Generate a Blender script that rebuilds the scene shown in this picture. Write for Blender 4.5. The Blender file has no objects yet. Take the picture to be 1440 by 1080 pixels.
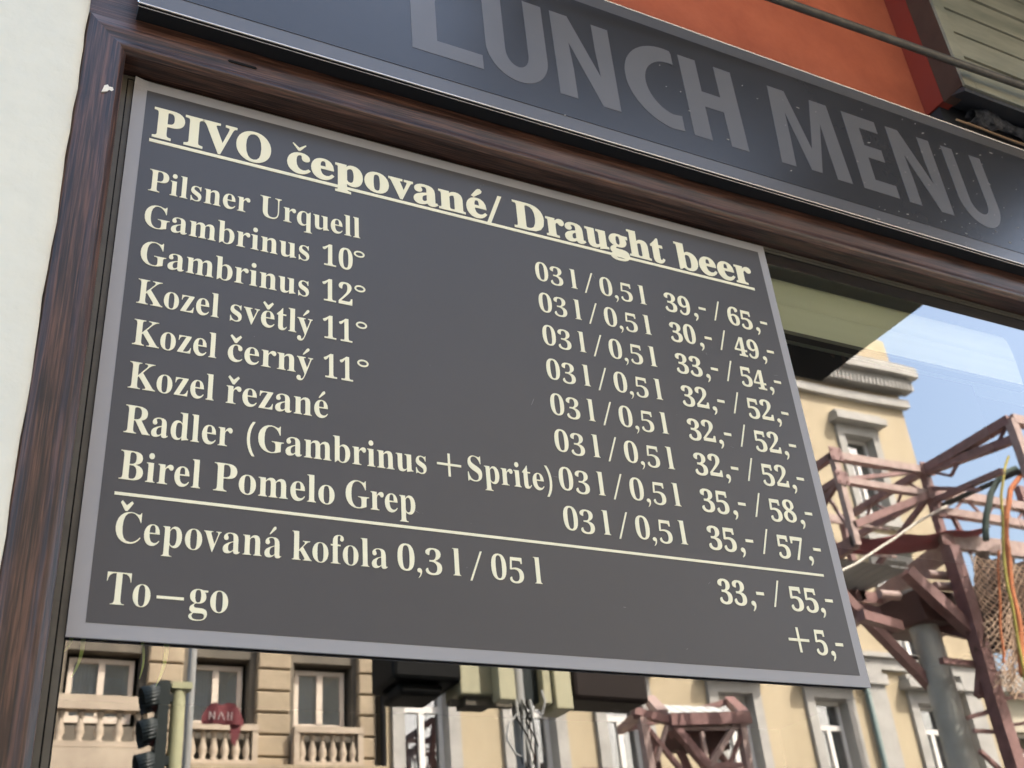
import bpy, math, random
from mathutils import Vector, Matrix
from mathutils.geometry import tessellate_polygon
random.seed(7)
SC = bpy.context.scene
COL = SC.collection

# ------------------------------------------------------------------ camera, sky, sun, exposure
cam_d = bpy.data.cameras.new("camera")
cam = bpy.data.objects.new("camera", cam_d)
COL.objects.link(cam)
# x runs along the shop wall, z is up, -y points into the street; z = 0 is the lower edge of the menu board,
# the pavement lies two metres below it
Rr = ((0.8930143, 0.1625773, 0.41963566), (-0.4426277, 0.48571537, 0.75376475), (-0.08127846, -0.85886506, 0.50571199))
CAM_LOC = Vector((-0.10299673, -1.09053699, -0.3598148))
M = Matrix(((Rr[0][0], -Rr[0][1], -Rr[0][2]), (Rr[1][0], -Rr[1][1], -Rr[1][2]), (Rr[2][0], -Rr[2][1], -Rr[2][2]))).to_4x4()
M.translation = CAM_LOC
cam.matrix_world = M
cam_d.sensor_width = 36.0
cam_d.lens = 1565.915 / 1440 * 36.0
cam_d.clip_start = 0.02
cam_d.clip_end = 500
cam_d.dof.use_dof = True
cam_d.dof.focus_distance = 1.42
cam_d.dof.aperture_fstop = 10.5
SC.camera = cam

SUN_EL, SUN_AZ = math.radians(50), math.radians(38)      # azimuth from +y towards +x
sun_dir = Vector((math.sin(SUN_AZ) * math.cos(SUN_EL), math.cos(SUN_AZ) * math.cos(SUN_EL), math.sin(SUN_EL)))
world = bpy.data.worlds.new("World")
SC.world = world
world.use_nodes = True
wn = world.node_tree
bg = wn.nodes["Background"]
sky = wn.nodes.new("ShaderNodeTexSky")
sky.sky_type = 'NISHITA'
sky.sun_disc = False
sky.sun_elevation = SUN_EL
sky.sun_rotation = SUN_AZ
sky.air_density = 1.3
sky.dust_density = 6.0
sky.ozone_density = 1.0
wn.links.new(sky.outputs[0], bg.inputs[0])
bg.inputs[1].default_value = 0.15
sl = bpy.data.lights.new("sun", 'SUN')
sl.energy = 3.3
sl.angle = math.radians(0.5)
sl.color = (1.0, 0.94, 0.85)
sun = bpy.data.objects.new("sun", sl)
sun.rotation_euler = sun_dir.to_track_quat('Z', 'Y').to_euler()
COL.objects.link(sun)
SC.view_settings.view_transform = 'Standard'
SC.view_settings.look = 'None'
SC.view_settings.gamma = 1.0
SC.view_settings.use_curve_mapping = False
SC.view_settings.exposure = 2.6
SC.cycles.max_bounces = 10
SC.cycles.transparent_max_bounces = 12

# ------------------------------------------------------------------ glyph outlines (units of 1/1000, capital height 455)
GLYPHS = {
    '(': [201,[[126,-106,81,-43,51,28,33,104,27,184,33,265,51,342,81,415,126,480,181,480,140,413,110,340,93,264,87,185,93,108,110,32,140,-40,181,-106]]],
    ')': [201,[[21,-106,62,-40,91,32,109,108,115,185,109,264,91,340,61,413,20,480,76,480,120,415,151,342,169,265,175,184,169,104,151,28,120,-43,76,-106]]],
    ',': [180,[[28,-87,47,-3,61,78,124,78,129,71,104,-8,71,-87]]],
    '0': [375,[[188,-7,133,1,91,24,60,61,39,111,27,171,23,241,27,311,39,371,60,420,91,456,133,479,189,486,242,479,283,456,314,419,336,370,348,310,353,240,348,171,336,110,314,61,283,24,241,1],[188,37,205,40,219,50,230,67,237,91,246,155,248,240,246,326,237,390,230,413,219,429,206,439,189,443,172,439,157,429,147,413,139,390,130,326,127,240,130,155,139,91,147,67,157,50,171,40]]],
    '1': [375,[[65,0,65,36,120,36,135,38,146,45,152,58,154,79,154,416,108,365,87,351,67,346,52,349,40,359,31,375,28,396,74,412,132,447,179,482,254,482,254,79,261,47,271,38,288,36,343,36,343,0]]],
    '2': [375,[[24,0,24,69,123,171,187,245,206,277,218,307,224,338,226,371,223,405,212,427,196,441,174,445,145,438,126,416,116,380,112,329,77,333,50,344,32,365,26,396,30,419,43,441,63,459,92,474,129,483,174,486,240,479,288,456,306,440,318,421,325,399,328,375,319,329,291,281,238,220,154,138,87,74,244,74,263,77,279,86,292,101,300,120,305,141,345,141,341,0]]],
    '3': [375,[[163,-7,117,-4,81,5,53,18,34,35,23,54,19,74,23,96,36,113,54,123,76,126,82,89,99,62,125,46,158,40,180,42,199,49,216,61,230,79,238,105,241,139,234,174,214,202,181,221,137,227,95,227,95,269,140,269,178,275,204,296,220,327,225,367,221,400,211,424,193,440,169,445,148,441,133,430,122,413,116,391,111,341,75,345,47,356,30,374,24,401,34,434,62,461,108,480,173,486,237,479,286,458,304,442,317,423,325,401,328,377,320,335,298,301,265,275,225,256,279,238,305,222,326,201,340,174,345,138,341,101,329,70,312,44,288,25,261,10,230,1]]],
    '4': [375,[[121,0,121,36,140,36,161,38,179,44,191,58,195,84,195,125,9,125,9,166,199,480,293,480,293,169,363,169,363,125,293,125,293,84,297,58,309,44,327,38,348,36,357,36,357,0],[56,169,195,169,195,287,196,351,199,416,189,394,174,366,158,338,146,319]]],
    '5': [375,[[165,-7,119,-4,84,5,58,18,40,35,30,54,27,75,31,95,42,109,59,118,81,121,88,83,97,66,111,52,130,43,154,40,176,43,195,50,212,63,226,83,234,111,237,148,231,192,213,223,184,241,146,247,103,243,71,235,40,247,62,480,316,480,319,357,281,357,275,380,267,399,258,404,244,406,105,406,94,281,126,288,168,291,205,289,238,282,267,271,293,256,313,235,328,211,337,181,340,148,336,108,324,75,306,48,282,27,255,12,226,1]]],
    '6': [375,[[197,-7,150,-1,109,18,76,49,51,93,35,151,30,222,33,275,42,325,57,370,77,409,104,441,137,466,176,481,222,486,261,484,291,476,313,464,329,449,338,431,340,412,336,393,322,376,298,364,260,360,256,400,243,434,232,443,216,447,197,444,180,435,165,421,152,401,134,345,125,269,161,286,186,292,218,294,247,292,273,285,295,274,315,258,331,237,343,214,350,186,352,155,349,121,342,90,330,62,313,38,291,19,264,5,233,-4],[199,38,222,44,239,64,251,98,255,148,250,196,238,228,219,247,193,253,174,251,154,243,125,221,131,138,147,81,170,48]]],
    '7': [375,[[111,0,289,406,113,406,97,404,86,398,78,387,74,372,70,338,30,338,33,480,353,480,353,447,168,0]]],
    '8': [375,[[183,-7,132,-2,91,11,60,31,38,57,25,88,20,122,27,162,47,193,79,219,119,242,83,267,57,296,41,327,36,364,39,395,50,423,70,449,99,469,140,482,191,486,225,484,254,478,278,468,299,453,325,415,334,369,328,333,310,305,281,282,244,260,296,230,330,199,349,166,355,127,352,97,344,71,330,48,310,29,285,13,256,2,222,-5],[203,283,224,298,239,317,247,340,250,370,243,407,222,436,206,444,187,447,163,442,145,426,134,402,130,372,135,341,149,318,172,300],[187,32,218,37,241,55,257,82,262,116,256,146,239,170,208,192,164,216,143,199,126,178,115,152,111,120,116,84,132,56,156,38]]],
    '9': [375,[[152,-7,116,-4,88,4,67,17,53,33,45,51,42,69,44,83,50,94,61,102,75,107,87,80,103,56,126,41,156,36,194,48,223,84,242,145,251,230,234,212,212,198,186,188,155,185,103,194,60,220,44,240,33,264,26,292,24,324,28,369,42,409,64,441,95,466,133,481,177,486,223,480,264,463,298,433,323,390,340,332,345,261,343,207,334,157,321,111,301,72,274,39,241,14,200,-2],[184,233,206,236,224,245,239,260,251,278,245,352,231,403,209,432,181,441,156,434,137,413,125,377,121,328,125,286,137,257,156,239]]],
    'B': [443,[[16,0,16,17,45,22,62,32,72,51,75,82,75,369,69,412,62,425,51,433,15,439,15,455,220,455,297,449,352,429,385,396,396,351,389,313,369,283,335,261,287,247,344,231,385,206,410,173,418,132,415,102,407,76,392,54,371,35,345,19,314,9,278,2,238,0],[182,252,188,252,234,257,263,272,279,301,285,345,281,385,269,412,248,428,216,434,198,432,188,425,182,391],[222,24,259,30,283,49,296,81,301,128,295,176,277,208,245,225,197,231,182,231,182,65,184,46,190,33,202,26]]],
    'C': [468,[[257,-11,193,-3,137,20,91,56,56,104,34,162,26,228,34,294,56,351,92,399,139,435,195,458,259,465,309,459,367,440,388,435,408,443,419,465,437,465,437,308,420,308,392,364,356,407,313,434,265,443,212,430,174,389,151,321,144,226,152,138,177,74,219,36,278,24,318,29,358,45,395,71,428,106,447,89,409,45,365,14,314,-5]]],
    'D': [496,[[20,0,20,17,47,21,63,30,71,46,74,75,74,374,71,407,61,426,43,435,15,439,15,455,222,455,278,452,328,441,370,422,405,396,433,364,452,325,464,279,468,228,453,128,408,57,333,14,228,0],[222,24,253,27,279,37,302,53,319,75,343,139,351,229,343,318,319,382,279,420,223,433,202,431,190,423,184,409,182,385,182,72,184,48,190,34,202,27]]],
    'G': [508,[[268,-10,200,-3,141,19,93,55,57,103,35,161,28,229,35,295,57,352,93,399,139,435,195,458,257,465,311,459,369,441,388,436,406,443,419,465,437,465,437,308,420,308,403,346,382,379,357,406,329,426,299,439,267,443,214,430,176,389,153,322,146,228,148,178,154,135,165,98,180,67,199,44,221,26,246,16,275,13,308,16,328,27,339,45,343,71,343,128,339,154,329,170,309,179,275,182,275,198,500,198,500,182,473,179,457,171,449,155,446,128,446,29,357,0]]],
    'I': [261,[[13,0,13,17,42,23,61,32,72,49,75,75,75,387,72,412,63,427,45,435,13,439,13,455,244,455,244,439,214,435,196,427,186,412,183,387,183,77,187,44,194,34,206,26,246,17,246,0]]],
    'K': [510,[[16,0,16,17,45,22,63,32,72,50,75,81,75,379,72,406,63,424,45,434,17,439,17,455,242,455,242,439,205,432,194,425,187,415,183,379,183,234,321,373,342,398,349,418,334,434,291,439,291,455,486,455,486,439,477,439,447,434,415,419,381,395,345,361,271,285,463,46,487,25,519,17,519,0,281,0,281,17,306,18,322,21,331,27,334,34,329,47,316,66,199,214,183,198,183,81,186,50,195,32,213,22,242,17,242,0]]],
    'O': [525,[[261,-11,213,-6,169,7,129,29,94,58,66,93,45,134,32,179,28,228,32,276,45,321,66,362,95,397,130,426,170,448,216,462,265,466,313,462,357,448,397,427,431,399,459,364,481,323,494,277,498,228,494,179,481,134,459,93,430,58,395,29,355,7,310,-6],[265,12,315,26,351,66,372,133,379,228,371,321,348,389,330,412,310,430,286,440,260,443,210,430,174,389,152,322,145,228,153,135,177,67,195,43,215,26,238,16]]],
    'P': [418,[[15,0,15,17,45,22,62,32,72,50,75,81,75,379,71,406,62,424,44,434,16,439,16,455,214,455,287,452,336,440,366,422,390,398,404,367,409,332,406,305,398,280,385,259,367,240,343,225,314,214,281,208,242,206,182,206,182,81,185,50,194,32,212,22,242,17,242,0],[182,230,201,230,244,235,272,253,287,283,292,329,288,375,275,406,252,425,216,431,199,429,189,424,184,414,182,398]]],
    'R': [473,[[15,0,15,17,45,22,62,32,72,50,75,81,75,379,71,406,62,424,44,434,16,439,16,455,217,455,305,448,367,426,389,409,405,388,414,363,417,334,411,296,392,265,360,241,315,224,432,50,452,26,463,19,478,17,480,17,480,0,338,0,201,212,182,212,182,81,185,50,194,32,212,22,242,17,242,0],[182,234,203,234,249,240,280,258,298,290,304,336,299,378,284,407,259,425,224,431,202,429,190,422,184,409,182,385]]],
    'S': [390,[[43,-11,43,158,62,158,83,94,111,50,149,24,197,15,231,20,257,36,273,60,279,89,275,110,265,129,248,146,225,160,163,191,112,221,77,253,56,289,50,332,54,370,67,403,88,429,115,449,148,462,185,466,229,461,282,448,291,446,300,445,313,450,320,466,339,466,339,319,322,319,310,354,293,385,272,410,248,429,222,441,194,445,163,440,140,426,125,406,120,380,124,356,137,336,159,319,189,303,253,273,290,253,317,233,337,211,350,188,357,162,359,133,354,93,339,58,314,29,281,8,240,-6,192,-10,158,-8,126,1,98,9,85,12,69,7,61,-11]]],
    'T': [423,[[92,0,92,17,123,21,142,31,152,50,156,81,156,433,149,433,102,426,65,403,41,367,29,318,11,318,11,455,410,455,410,317,394,317,381,368,357,404,319,426,269,433,263,433,263,81,267,49,276,30,296,21,328,17,328,0]]],
    'U': [492,[[248,-13,205,-10,168,-2,138,10,114,29,96,52,83,81,76,115,73,155,73,379,70,406,61,424,43,434,15,439,15,455,240,455,240,439,202,432,192,425,185,415,181,379,181,140,186,88,203,51,232,29,275,22,326,31,363,56,385,99,392,159,392,378,389,406,379,423,360,433,328,439,328,455,474,455,474,439,448,432,433,421,425,404,422,378,422,181,420,133,412,92,398,58,380,32,356,13,325,-2,290,-10]]],
    'V': [428,[[212,-13,44,381,22,420,8,432,-14,439,-14,455,211,455,211,439,166,432,156,423,152,410,161,378,259,143,348,377,355,409,351,423,342,432,299,439,299,455,442,455,442,439,423,436,408,427,395,411,382,383,230,-13]]],
    'a': [344,[[255,-10,232,-7,216,1,205,15,200,35,176,16,151,2,124,-6,95,-9,64,-4,40,11,25,34,20,63,23,84,31,104,45,121,63,136,119,164,199,190,199,241,196,266,187,282,171,292,148,296,115,290,104,274,113,257,123,231,120,215,110,202,95,194,77,191,59,194,45,203,36,218,33,236,37,259,49,278,69,295,95,308,126,316,162,318,223,312,263,292,285,259,293,210,293,62,295,40,304,34,320,42,329,28,294,-1],[151,34,174,41,199,63,199,169,164,157,138,139,123,114,118,84,120,62,126,46,137,37]]],
    'b': [361,[[43,-11,43,388,41,414,37,428,26,436,8,439,8,455,138,455,138,279,156,296,175,308,197,316,221,318,254,313,284,299,308,276,326,245,338,208,342,166,337,118,323,75,300,40,270,13,233,-4,192,-10,148,-1,105,28,53,-11],[183,14,199,16,213,23,224,34,232,49,242,95,245,160,242,213,231,251,212,273,184,280,169,277,155,270,144,257,138,242,138,69,141,45,149,28,163,18]]],
    'c': [293,[[156,-10,119,-5,87,11,59,35,38,68,24,106,19,150,25,196,40,237,64,271,96,297,133,313,175,319,218,314,250,298,271,275,277,245,275,228,266,215,253,207,236,204,219,207,206,216,199,230,196,251,197,261,197,271,190,290,169,297,144,290,126,269,116,235,112,187,118,123,137,76,166,48,204,38,239,47,271,72,285,60,258,30,227,8,193,-6]]],
    'd': [370,[[140,-10,107,-5,78,10,53,35,35,66,23,104,19,147,24,196,36,237,55,272,81,297,112,313,146,318,189,309,223,280,223,401,220,419,212,430,198,437,176,439,176,455,319,455,319,75,325,41,335,32,353,28,353,11,294,6,223,-10,223,39,207,18,188,2,166,-7],[171,28,187,31,202,41,215,56,223,76,223,242,217,257,206,270,191,278,174,281,147,273,130,250,121,210,118,153,120,98,130,58,146,36]]],
    'e': [301,[[154,-10,117,-5,85,10,58,35,37,69,24,109,19,157,24,201,38,240,59,273,87,298,120,313,157,318,185,316,209,309,230,297,249,280,274,234,283,173,283,166,117,166,123,112,138,73,164,50,199,42,237,53,270,86,285,73,258,36,228,11,193,-5],[116,192,201,192,201,215,199,252,193,277,181,292,161,297,141,291,127,274,119,244,116,203]]],
    'f': [214,[[15,0,15,16,40,22,50,35,52,73,52,277,16,277,16,310,52,310,52,353,60,400,85,436,123,457,174,465,212,460,240,446,257,425,263,400,260,381,252,367,239,358,224,355,208,358,195,365,187,376,185,391,193,420,196,426,197,433,193,441,180,443,163,440,153,430,148,390,148,310,203,310,203,277,148,277,148,65,150,40,158,26,173,18,199,16,199,0]]],
    'g': [327,[[146,-140,89,-136,48,-122,22,-100,14,-75,18,-59,28,-46,45,-35,69,-26,49,-14,35,-1,26,14,24,30,28,54,42,74,67,92,102,110,67,128,42,150,27,179,22,212,27,242,40,268,60,289,88,305,120,315,157,318,196,315,233,304,317,304,317,268,268,268,286,237,291,203,288,176,276,151,258,131,234,116,205,106,172,103,157,103,142,104,126,102,112,94,104,84,101,71,111,55,141,49,175,49,223,47,259,40,285,29,303,13,312,-9,316,-37,313,-60,305,-80,291,-98,272,-113,219,-133],[157,124,178,130,190,146,197,173,199,211,197,249,190,276,178,292,157,297,137,292,124,276,117,249,114,211,117,173,124,146,137,130],[161,-116,205,-113,238,-104,257,-88,263,-66,260,-51,249,-41,231,-36,205,-34,97,-34,79,-52,73,-73,79,-89,95,-103,122,-113]]],
    'h': [381,[[18,0,18,16,35,19,45,26,51,37,52,56,52,399,51,417,46,429,36,437,19,440,19,455,148,455,148,267,168,289,190,305,215,315,243,318,281,312,309,292,325,258,330,212,330,56,332,38,337,26,347,19,363,16,363,0,202,0,202,16,207,16,219,19,228,26,233,38,235,56,235,217,229,258,219,268,203,271,173,262,148,235,148,56,154,26,164,19,180,16,180,0]]],
    'i': [198,[[101,362,81,366,65,376,54,393,50,412,54,432,65,449,81,460,101,463,120,460,137,449,147,432,151,412,147,393,136,376,120,366],[18,0,18,16,35,19,45,26,51,37,52,56,52,252,47,285,37,291,20,293,21,310,148,310,148,56,154,26,164,19,180,16,180,0]]],
    'k': [359,[[17,0,17,16,35,19,45,26,51,38,52,56,52,398,47,429,38,436,20,439,21,455,148,455,148,169,227,248,240,264,244,278,235,290,209,293,206,293,206,310,345,310,345,293,308,284,275,260,222,209,346,34,360,21,376,16,376,0,211,0,211,16,217,16,234,20,239,32,232,49,163,147,148,134,148,56,154,26,164,19,180,16,180,0]]],
    'l': [199,[[18,0,18,16,35,19,45,26,51,37,52,56,52,398,47,429,38,436,20,439,20,455,148,455,148,56,154,26,164,19,180,16,180,0]]],
    'm': [554,[[18,0,18,16,35,19,45,26,51,37,52,56,52,253,46,284,36,291,19,294,19,310,146,310,146,265,166,288,188,305,212,315,237,318,268,315,292,304,310,286,320,261,341,286,364,304,390,315,418,318,455,312,482,292,498,258,504,212,504,56,510,26,520,19,536,16,536,0,377,0,377,16,393,19,403,26,410,56,410,217,404,258,394,268,377,271,349,263,324,237,324,56,331,26,340,19,356,16,356,0,199,0,199,16,215,19,225,26,232,56,232,217,226,258,216,268,199,271,170,262,146,235,146,56,152,27,162,19,177,16,177,0]]],
    'n': [381,[[18,0,18,16,35,19,45,26,51,37,52,56,52,253,46,284,36,291,19,294,19,310,148,310,148,267,168,290,190,306,215,315,243,318,281,312,309,292,325,258,330,212,330,56,332,38,337,26,347,19,363,16,363,0,202,0,202,16,207,16,219,19,228,26,233,38,235,56,235,217,229,258,219,268,203,271,173,262,148,235,148,56,154,26,164,19,180,16,180,0]]],
    'o': [336,[[169,-10,127,-5,90,11,60,37,38,70,24,110,19,154,24,199,38,239,60,272,90,297,127,313,168,318,209,313,245,298,275,273,298,240,312,200,317,154,312,108,298,69,275,36,245,11,210,-5],[169,11,193,18,209,39,217,81,220,154,217,227,208,271,192,292,169,299,144,292,128,271,120,227,117,154,120,82,128,39,144,18]]],
    'p': [371,[[17,-139,17,-124,40,-117,50,-101,52,-64,52,243,51,269,46,283,37,291,19,295,19,310,143,310,143,263,160,287,180,305,203,315,230,319,264,314,293,298,317,274,335,241,346,203,350,160,346,113,334,72,316,38,291,12,261,-5,227,-10,204,-7,183,1,164,14,148,32,148,-58,152,-99,158,-110,167,-118,197,-123,197,-139],[195,28,222,36,239,59,249,99,253,154,250,208,241,248,225,270,199,278,171,267,148,235,148,69,167,38]]],
    'q': [364,[[175,-139,175,-123,199,-120,214,-114,221,-102,224,-83,224,29,187,0,142,-9,108,-5,79,10,54,33,36,64,24,101,20,144,25,192,40,234,63,270,93,297,129,313,170,319,215,310,257,281,309,320,320,320,320,-83,321,-102,326,-113,337,-120,354,-123,354,-139],[179,30,194,32,208,40,218,52,224,67,224,241,221,265,213,281,199,291,179,295,150,286,131,261,120,218,117,156,120,100,131,60,150,37]]],
    'r': [287,[[18,0,18,16,35,19,45,26,51,37,52,56,52,252,51,273,46,285,37,291,20,293,21,310,146,310,146,252,165,280,187,301,210,314,233,318,258,315,275,304,286,287,289,266,287,248,278,234,265,225,248,222,233,224,222,231,207,250,199,257,189,260,175,255,162,241,152,220,149,192,149,56,152,37,159,25,173,19,197,16,197,0]]],
    's': [288,[[151,-10,122,-6,87,6,73,9,60,4,51,-9,36,-9,36,105,53,105,66,68,87,39,112,21,140,15,162,18,179,27,189,40,192,58,183,84,156,105,107,130,76,148,54,169,41,193,37,220,44,259,65,291,98,312,141,319,166,316,199,308,206,306,213,305,223,308,230,319,244,319,244,222,228,222,215,254,196,277,174,291,149,296,130,294,116,286,108,274,105,259,107,244,115,232,146,212,191,189,221,172,241,151,253,127,257,95,250,51,228,18,194,-3]]],
    't': [228,[[124,-9,89,-4,66,10,53,36,48,71,48,279,20,279,20,300,88,369,129,424,144,424,144,310,208,310,208,279,144,279,144,82,149,51,157,43,168,40,189,49,206,75,222,66,205,33,182,9,155,-5]]],
    'u': [375,[[131,-10,91,-3,65,17,51,51,46,97,46,248,39,282,29,291,11,294,11,310,142,310,142,74,144,58,151,46,162,38,177,36,205,43,228,66,228,248,226,269,221,283,209,291,189,294,189,310,324,310,324,70,326,51,331,39,342,33,360,30,360,13,300,7,228,-10,228,40,209,19,186,3,160,-7]]],
    'v': [306,[[142,-10,38,248,22,281,12,290,-3,293,-3,310,164,310,164,294,156,294,136,290,129,276,130,268,185,122,236,253,241,272,232,289,203,294,203,310,305,310,305,295,289,289,278,279,260,243,160,-10]]],
    'y': [300,[[52,-140,29,-137,10,-125,-3,-107,-7,-84,-4,-67,5,-53,18,-43,36,-40,51,-42,64,-49,72,-61,75,-76,74,-81,74,-87,77,-96,86,-99,99,-92,114,-74,129,-44,140,-5,36,251,25,275,15,287,-3,293,-5,293,-5,310,162,310,162,293,136,289,130,284,128,275,130,267,133,257,185,119,230,241,236,260,238,274,236,284,229,289,203,293,203,310,300,310,300,293,287,290,277,281,259,242,162,-24,129,-96,113,-117,95,-131,76,-138]]],
    'z': [293,[[13,0,13,14,168,287,128,287,96,283,72,272,55,250,44,216,26,216,32,310,275,310,275,291,126,25,152,25,194,30,223,44,244,69,260,107,276,107,268,0]]],
}

# ------------------------------------------------------------------ materials
MATS = {}
def mat(name, col, rough=0.6, metal=0.0, var=0.0, vscale=8.0, bump=0.0, bscale=60.0, spec=0.5, col2=None, stretch=(1, 1, 1), emit=None):
    """Principled material with a noise-mixed colour and noise relief, in object space."""
    if name in MATS:
        return MATS[name]
    m = bpy.data.materials.new(name)
    m.use_nodes = True
    nt = m.node_tree
    p = nt.nodes["Principled BSDF"]
    p.inputs['Roughness'].default_value = rough
    p.inputs['Metallic'].default_value = metal
    p.inputs['Specular IOR Level'].default_value = spec
    tc = nt.nodes.new("ShaderNodeTexCoord")
    mp = nt.nodes.new("ShaderNodeMapping")
    mp.inputs['Scale'].default_value = stretch
    nt.links.new(tc.outputs['Object'], mp.inputs[0])
    if var > 0 or col2:
        n = nt.nodes.new("ShaderNodeTexNoise")
        n.inputs['Scale'].default_value = vscale
        n.inputs['Detail'].default_value = 6
        n.inputs['Roughness'].default_value = 0.65
        nt.links.new(mp.outputs[0], n.inputs[0])
        r = nt.nodes.new("ShaderNodeValToRGB")
        r.color_ramp.elements[0].position = 0.3
        r.color_ramp.elements[1].position = 0.72
        c2 = col2 if col2 else tuple(c * (1 - var) for c in col)
        r.color_ramp.elements[0].color = (*c2, 1)
        r.color_ramp.elements[1].color = (*col, 1)
        nt.links.new(n.outputs[0], r.inputs[0])
        nt.links.new(r.outputs[0], p.inputs['Base Color'])
    else:
        p.inputs['Base Color'].default_value = (*col, 1)
    if bump > 0:
        n2 = nt.nodes.new("ShaderNodeTexNoise")
        n2.inputs['Scale'].default_value = bscale
        n2.inputs['Detail'].default_value = 8
        nt.links.new(mp.outputs[0], n2.inputs[0])
        b = nt.nodes.new("ShaderNodeBump")
        b.inputs['Strength'].default_value = 1.0
        b.inputs['Distance'].default_value = bump
        nt.links.new(n2.outputs[0], b.inputs['Height'])
        nt.links.new(b.outputs[0], p.inputs['Normal'])
    MATS[name] = m
    return m

def wood_mat(name, axis):
    """Dark walnut-coloured foil with embossed grain running along one axis."""
    m = bpy.data.materials.new(name)
    m.use_nodes = True
    nt = m.node_tree
    p = nt.nodes["Principled BSDF"]
    tc = nt.nodes.new("ShaderNodeTexCoord")
    def noise(sc, along, detail, rough=0.6, dist=0.0):
        mp = nt.nodes.new("ShaderNodeMapping")
        s = [1, 1, 1]
        s[axis] = along
        mp.inputs['Scale'].default_value = s
        nt.links.new(tc.outputs['Object'], mp.inputs[0])
        n = nt.nodes.new("ShaderNodeTexNoise")
        n.inputs['Scale'].default_value = sc
        n.inputs['Detail'].default_value = detail
        n.inputs['Roughness'].default_value = rough
        n.inputs['Distortion'].default_value = dist
        nt.links.new(mp.outputs[0], n.inputs[0])
        return n
    a = noise(520, 0.022, 4, 0.6, 0.25)
    b = noise(150, 0.05, 4, 0.6, 0.3)
    mx = nt.nodes.new("ShaderNodeMath")
    mx.operation = 'MULTIPLY_ADD'
    mx.inputs[1].default_value = 0.65
    nt.links.new(a.outputs[0], mx.inputs[0])
    sc = nt.nodes.new("ShaderNodeMath")
    sc.operation = 'MULTIPLY'
    sc.inputs[1].default_value = 0.35
    nt.links.new(b.outputs[0], sc.inputs[0])
    nt.links.new(sc.outputs[0], mx.inputs[2])
    r = nt.nodes.new("ShaderNodeValToRGB")
    e = r.color_ramp.elements
    e[0].position, e[0].color = 0.40, (0.010, 0.005, 0.004, 1)
    e[1].position, e[1].color = 0.60, (0.115, 0.052, 0.032, 1)
    k = e.new(0.5)
    k.color = (0.046, 0.020, 0.013, 1)
    nt.links.new(mx.outputs[0], r.inputs[0])
    nt.links.new(r.outputs[0], p.inputs['Base Color'])
    p.inputs['Roughness'].default_value = 0.34
    p.inputs['Specular IOR Level'].default_value = 0.5
    bp = nt.nodes.new("ShaderNodeBump")
    bp.inputs['Distance'].default_value = 0.0009
    bp.inputs['Strength'].default_value = 0.9
    nt.links.new(mx.outputs[0], bp.inputs['Height'])
    nt.links.new(bp.outputs[0], p.inputs['Normal'])
    MATS[name] = m
    return m

def glass_mat(name, base, edge, tint, wave=0.0, wscale=2.0):
    """Coated double glazing: part mirror, part clear."""
    m = bpy.data.materials.new(name)
    m.use_nodes = True
    nt = m.node_tree
    nt.nodes.clear()
    out = nt.nodes.new("ShaderNodeOutputMaterial")
    mix = nt.nodes.new("ShaderNodeMixShader")
    tr = nt.nodes.new("ShaderNodeBsdfTransparent")
    tr.inputs[0].default_value = (*tint, 1)
    gl = nt.nodes.new("ShaderNodeBsdfGlossy")
    gl.inputs['Roughness'].default_value = 0.0
    gl.inputs['Color'].default_value = (1, 1, 1, 1)
    lw = nt.nodes.new("ShaderNodeLayerWeight")
    lw.inputs[0].default_value = 0.35
    mr = nt.nodes.new("ShaderNodeMapRange")
    mr.inputs['To Min'].default_value = base
    mr.inputs['To Max'].default_value = edge
    nt.links.new(lw.outputs['Fresnel'], mr.inputs[0])
    nt.links.new(mr.outputs[0], mix.inputs[0])
    nt.links.new(tr.outputs[0], mix.inputs[1])
    nt.links.new(gl.outputs[0], mix.inputs[2])
    nt.links.new(mix.outputs[0], out.inputs[0])
    if wave > 0:
        tc = nt.nodes.new("ShaderNodeTexCoord")
        n = nt.nodes.new("ShaderNodeTexNoise")
        n.inputs['Scale'].default_value = wscale
        n.inputs['Detail'].default_value = 1.0
        nt.links.new(tc.outputs['Object'], n.inputs[0])
        b = nt.nodes.new("ShaderNodeBump")
        b.inputs['Distance'].default_value = wave
        b.inputs['Strength'].default_value = 1.0
        nt.links.new(n.outputs[0], b.inputs['Height'])
        nt.links.new(b.outputs[0], gl.inputs['Normal'])
    MATS[name] = m
    return m

wood_x = wood_mat("walnut_foil_along", 0)
wood_z = wood_mat("walnut_foil_upright", 2)
cream_plaster = mat("cream_plaster", (0.77, 0.74, 0.605), 0.85, var=0.10, vscale=5, bump=0.0018, bscale=38, col2=(0.68, 0.665, 0.56))
red_plaster = mat("red_plaster", (0.49, 0.128, 0.058), 0.85, vscale=9, bump=0.0030, bscale=22, col2=(0.37, 0.088, 0.040), spec=0.25)
shaded_red_paint = mat("shaded_red_paint", (0.23, 0.032, 0.016), 0.85, spec=0.2, vscale=9, bump=0.0012, bscale=40, col2=(0.21, 0.035, 0.022))  # wall red darkened: shade of the side face put into the colour
brown_paint = mat("brown_paint", (0.085, 0.046, 0.030), 0.8, spec=0.2, var=0.3, vscale=12, bump=0.0008, bscale=60)
gasket_m = mat("olive_black_sash", (0.115, 0.105, 0.080), 0.5, var=0.35, vscale=30, stretch=(0.2, 1, 1))
black_m = mat("black_rubber", (0.004, 0.004, 0.004), 0.6, spec=0.15)
black_under = mat("black_underside", (0.012, 0.012, 0.012), 0.7)
board_face = mat("anthracite_print", (0.059, 0.0575, 0.060), 0.40, var=0.10, vscale=3)
board_border = mat("silver_grey_print", (0.32, 0.31, 0.305), 0.42, var=0.03, vscale=6)
cream_vinyl = mat("cream_lettering", (0.88, 0.82, 0.57), 0.5)
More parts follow.
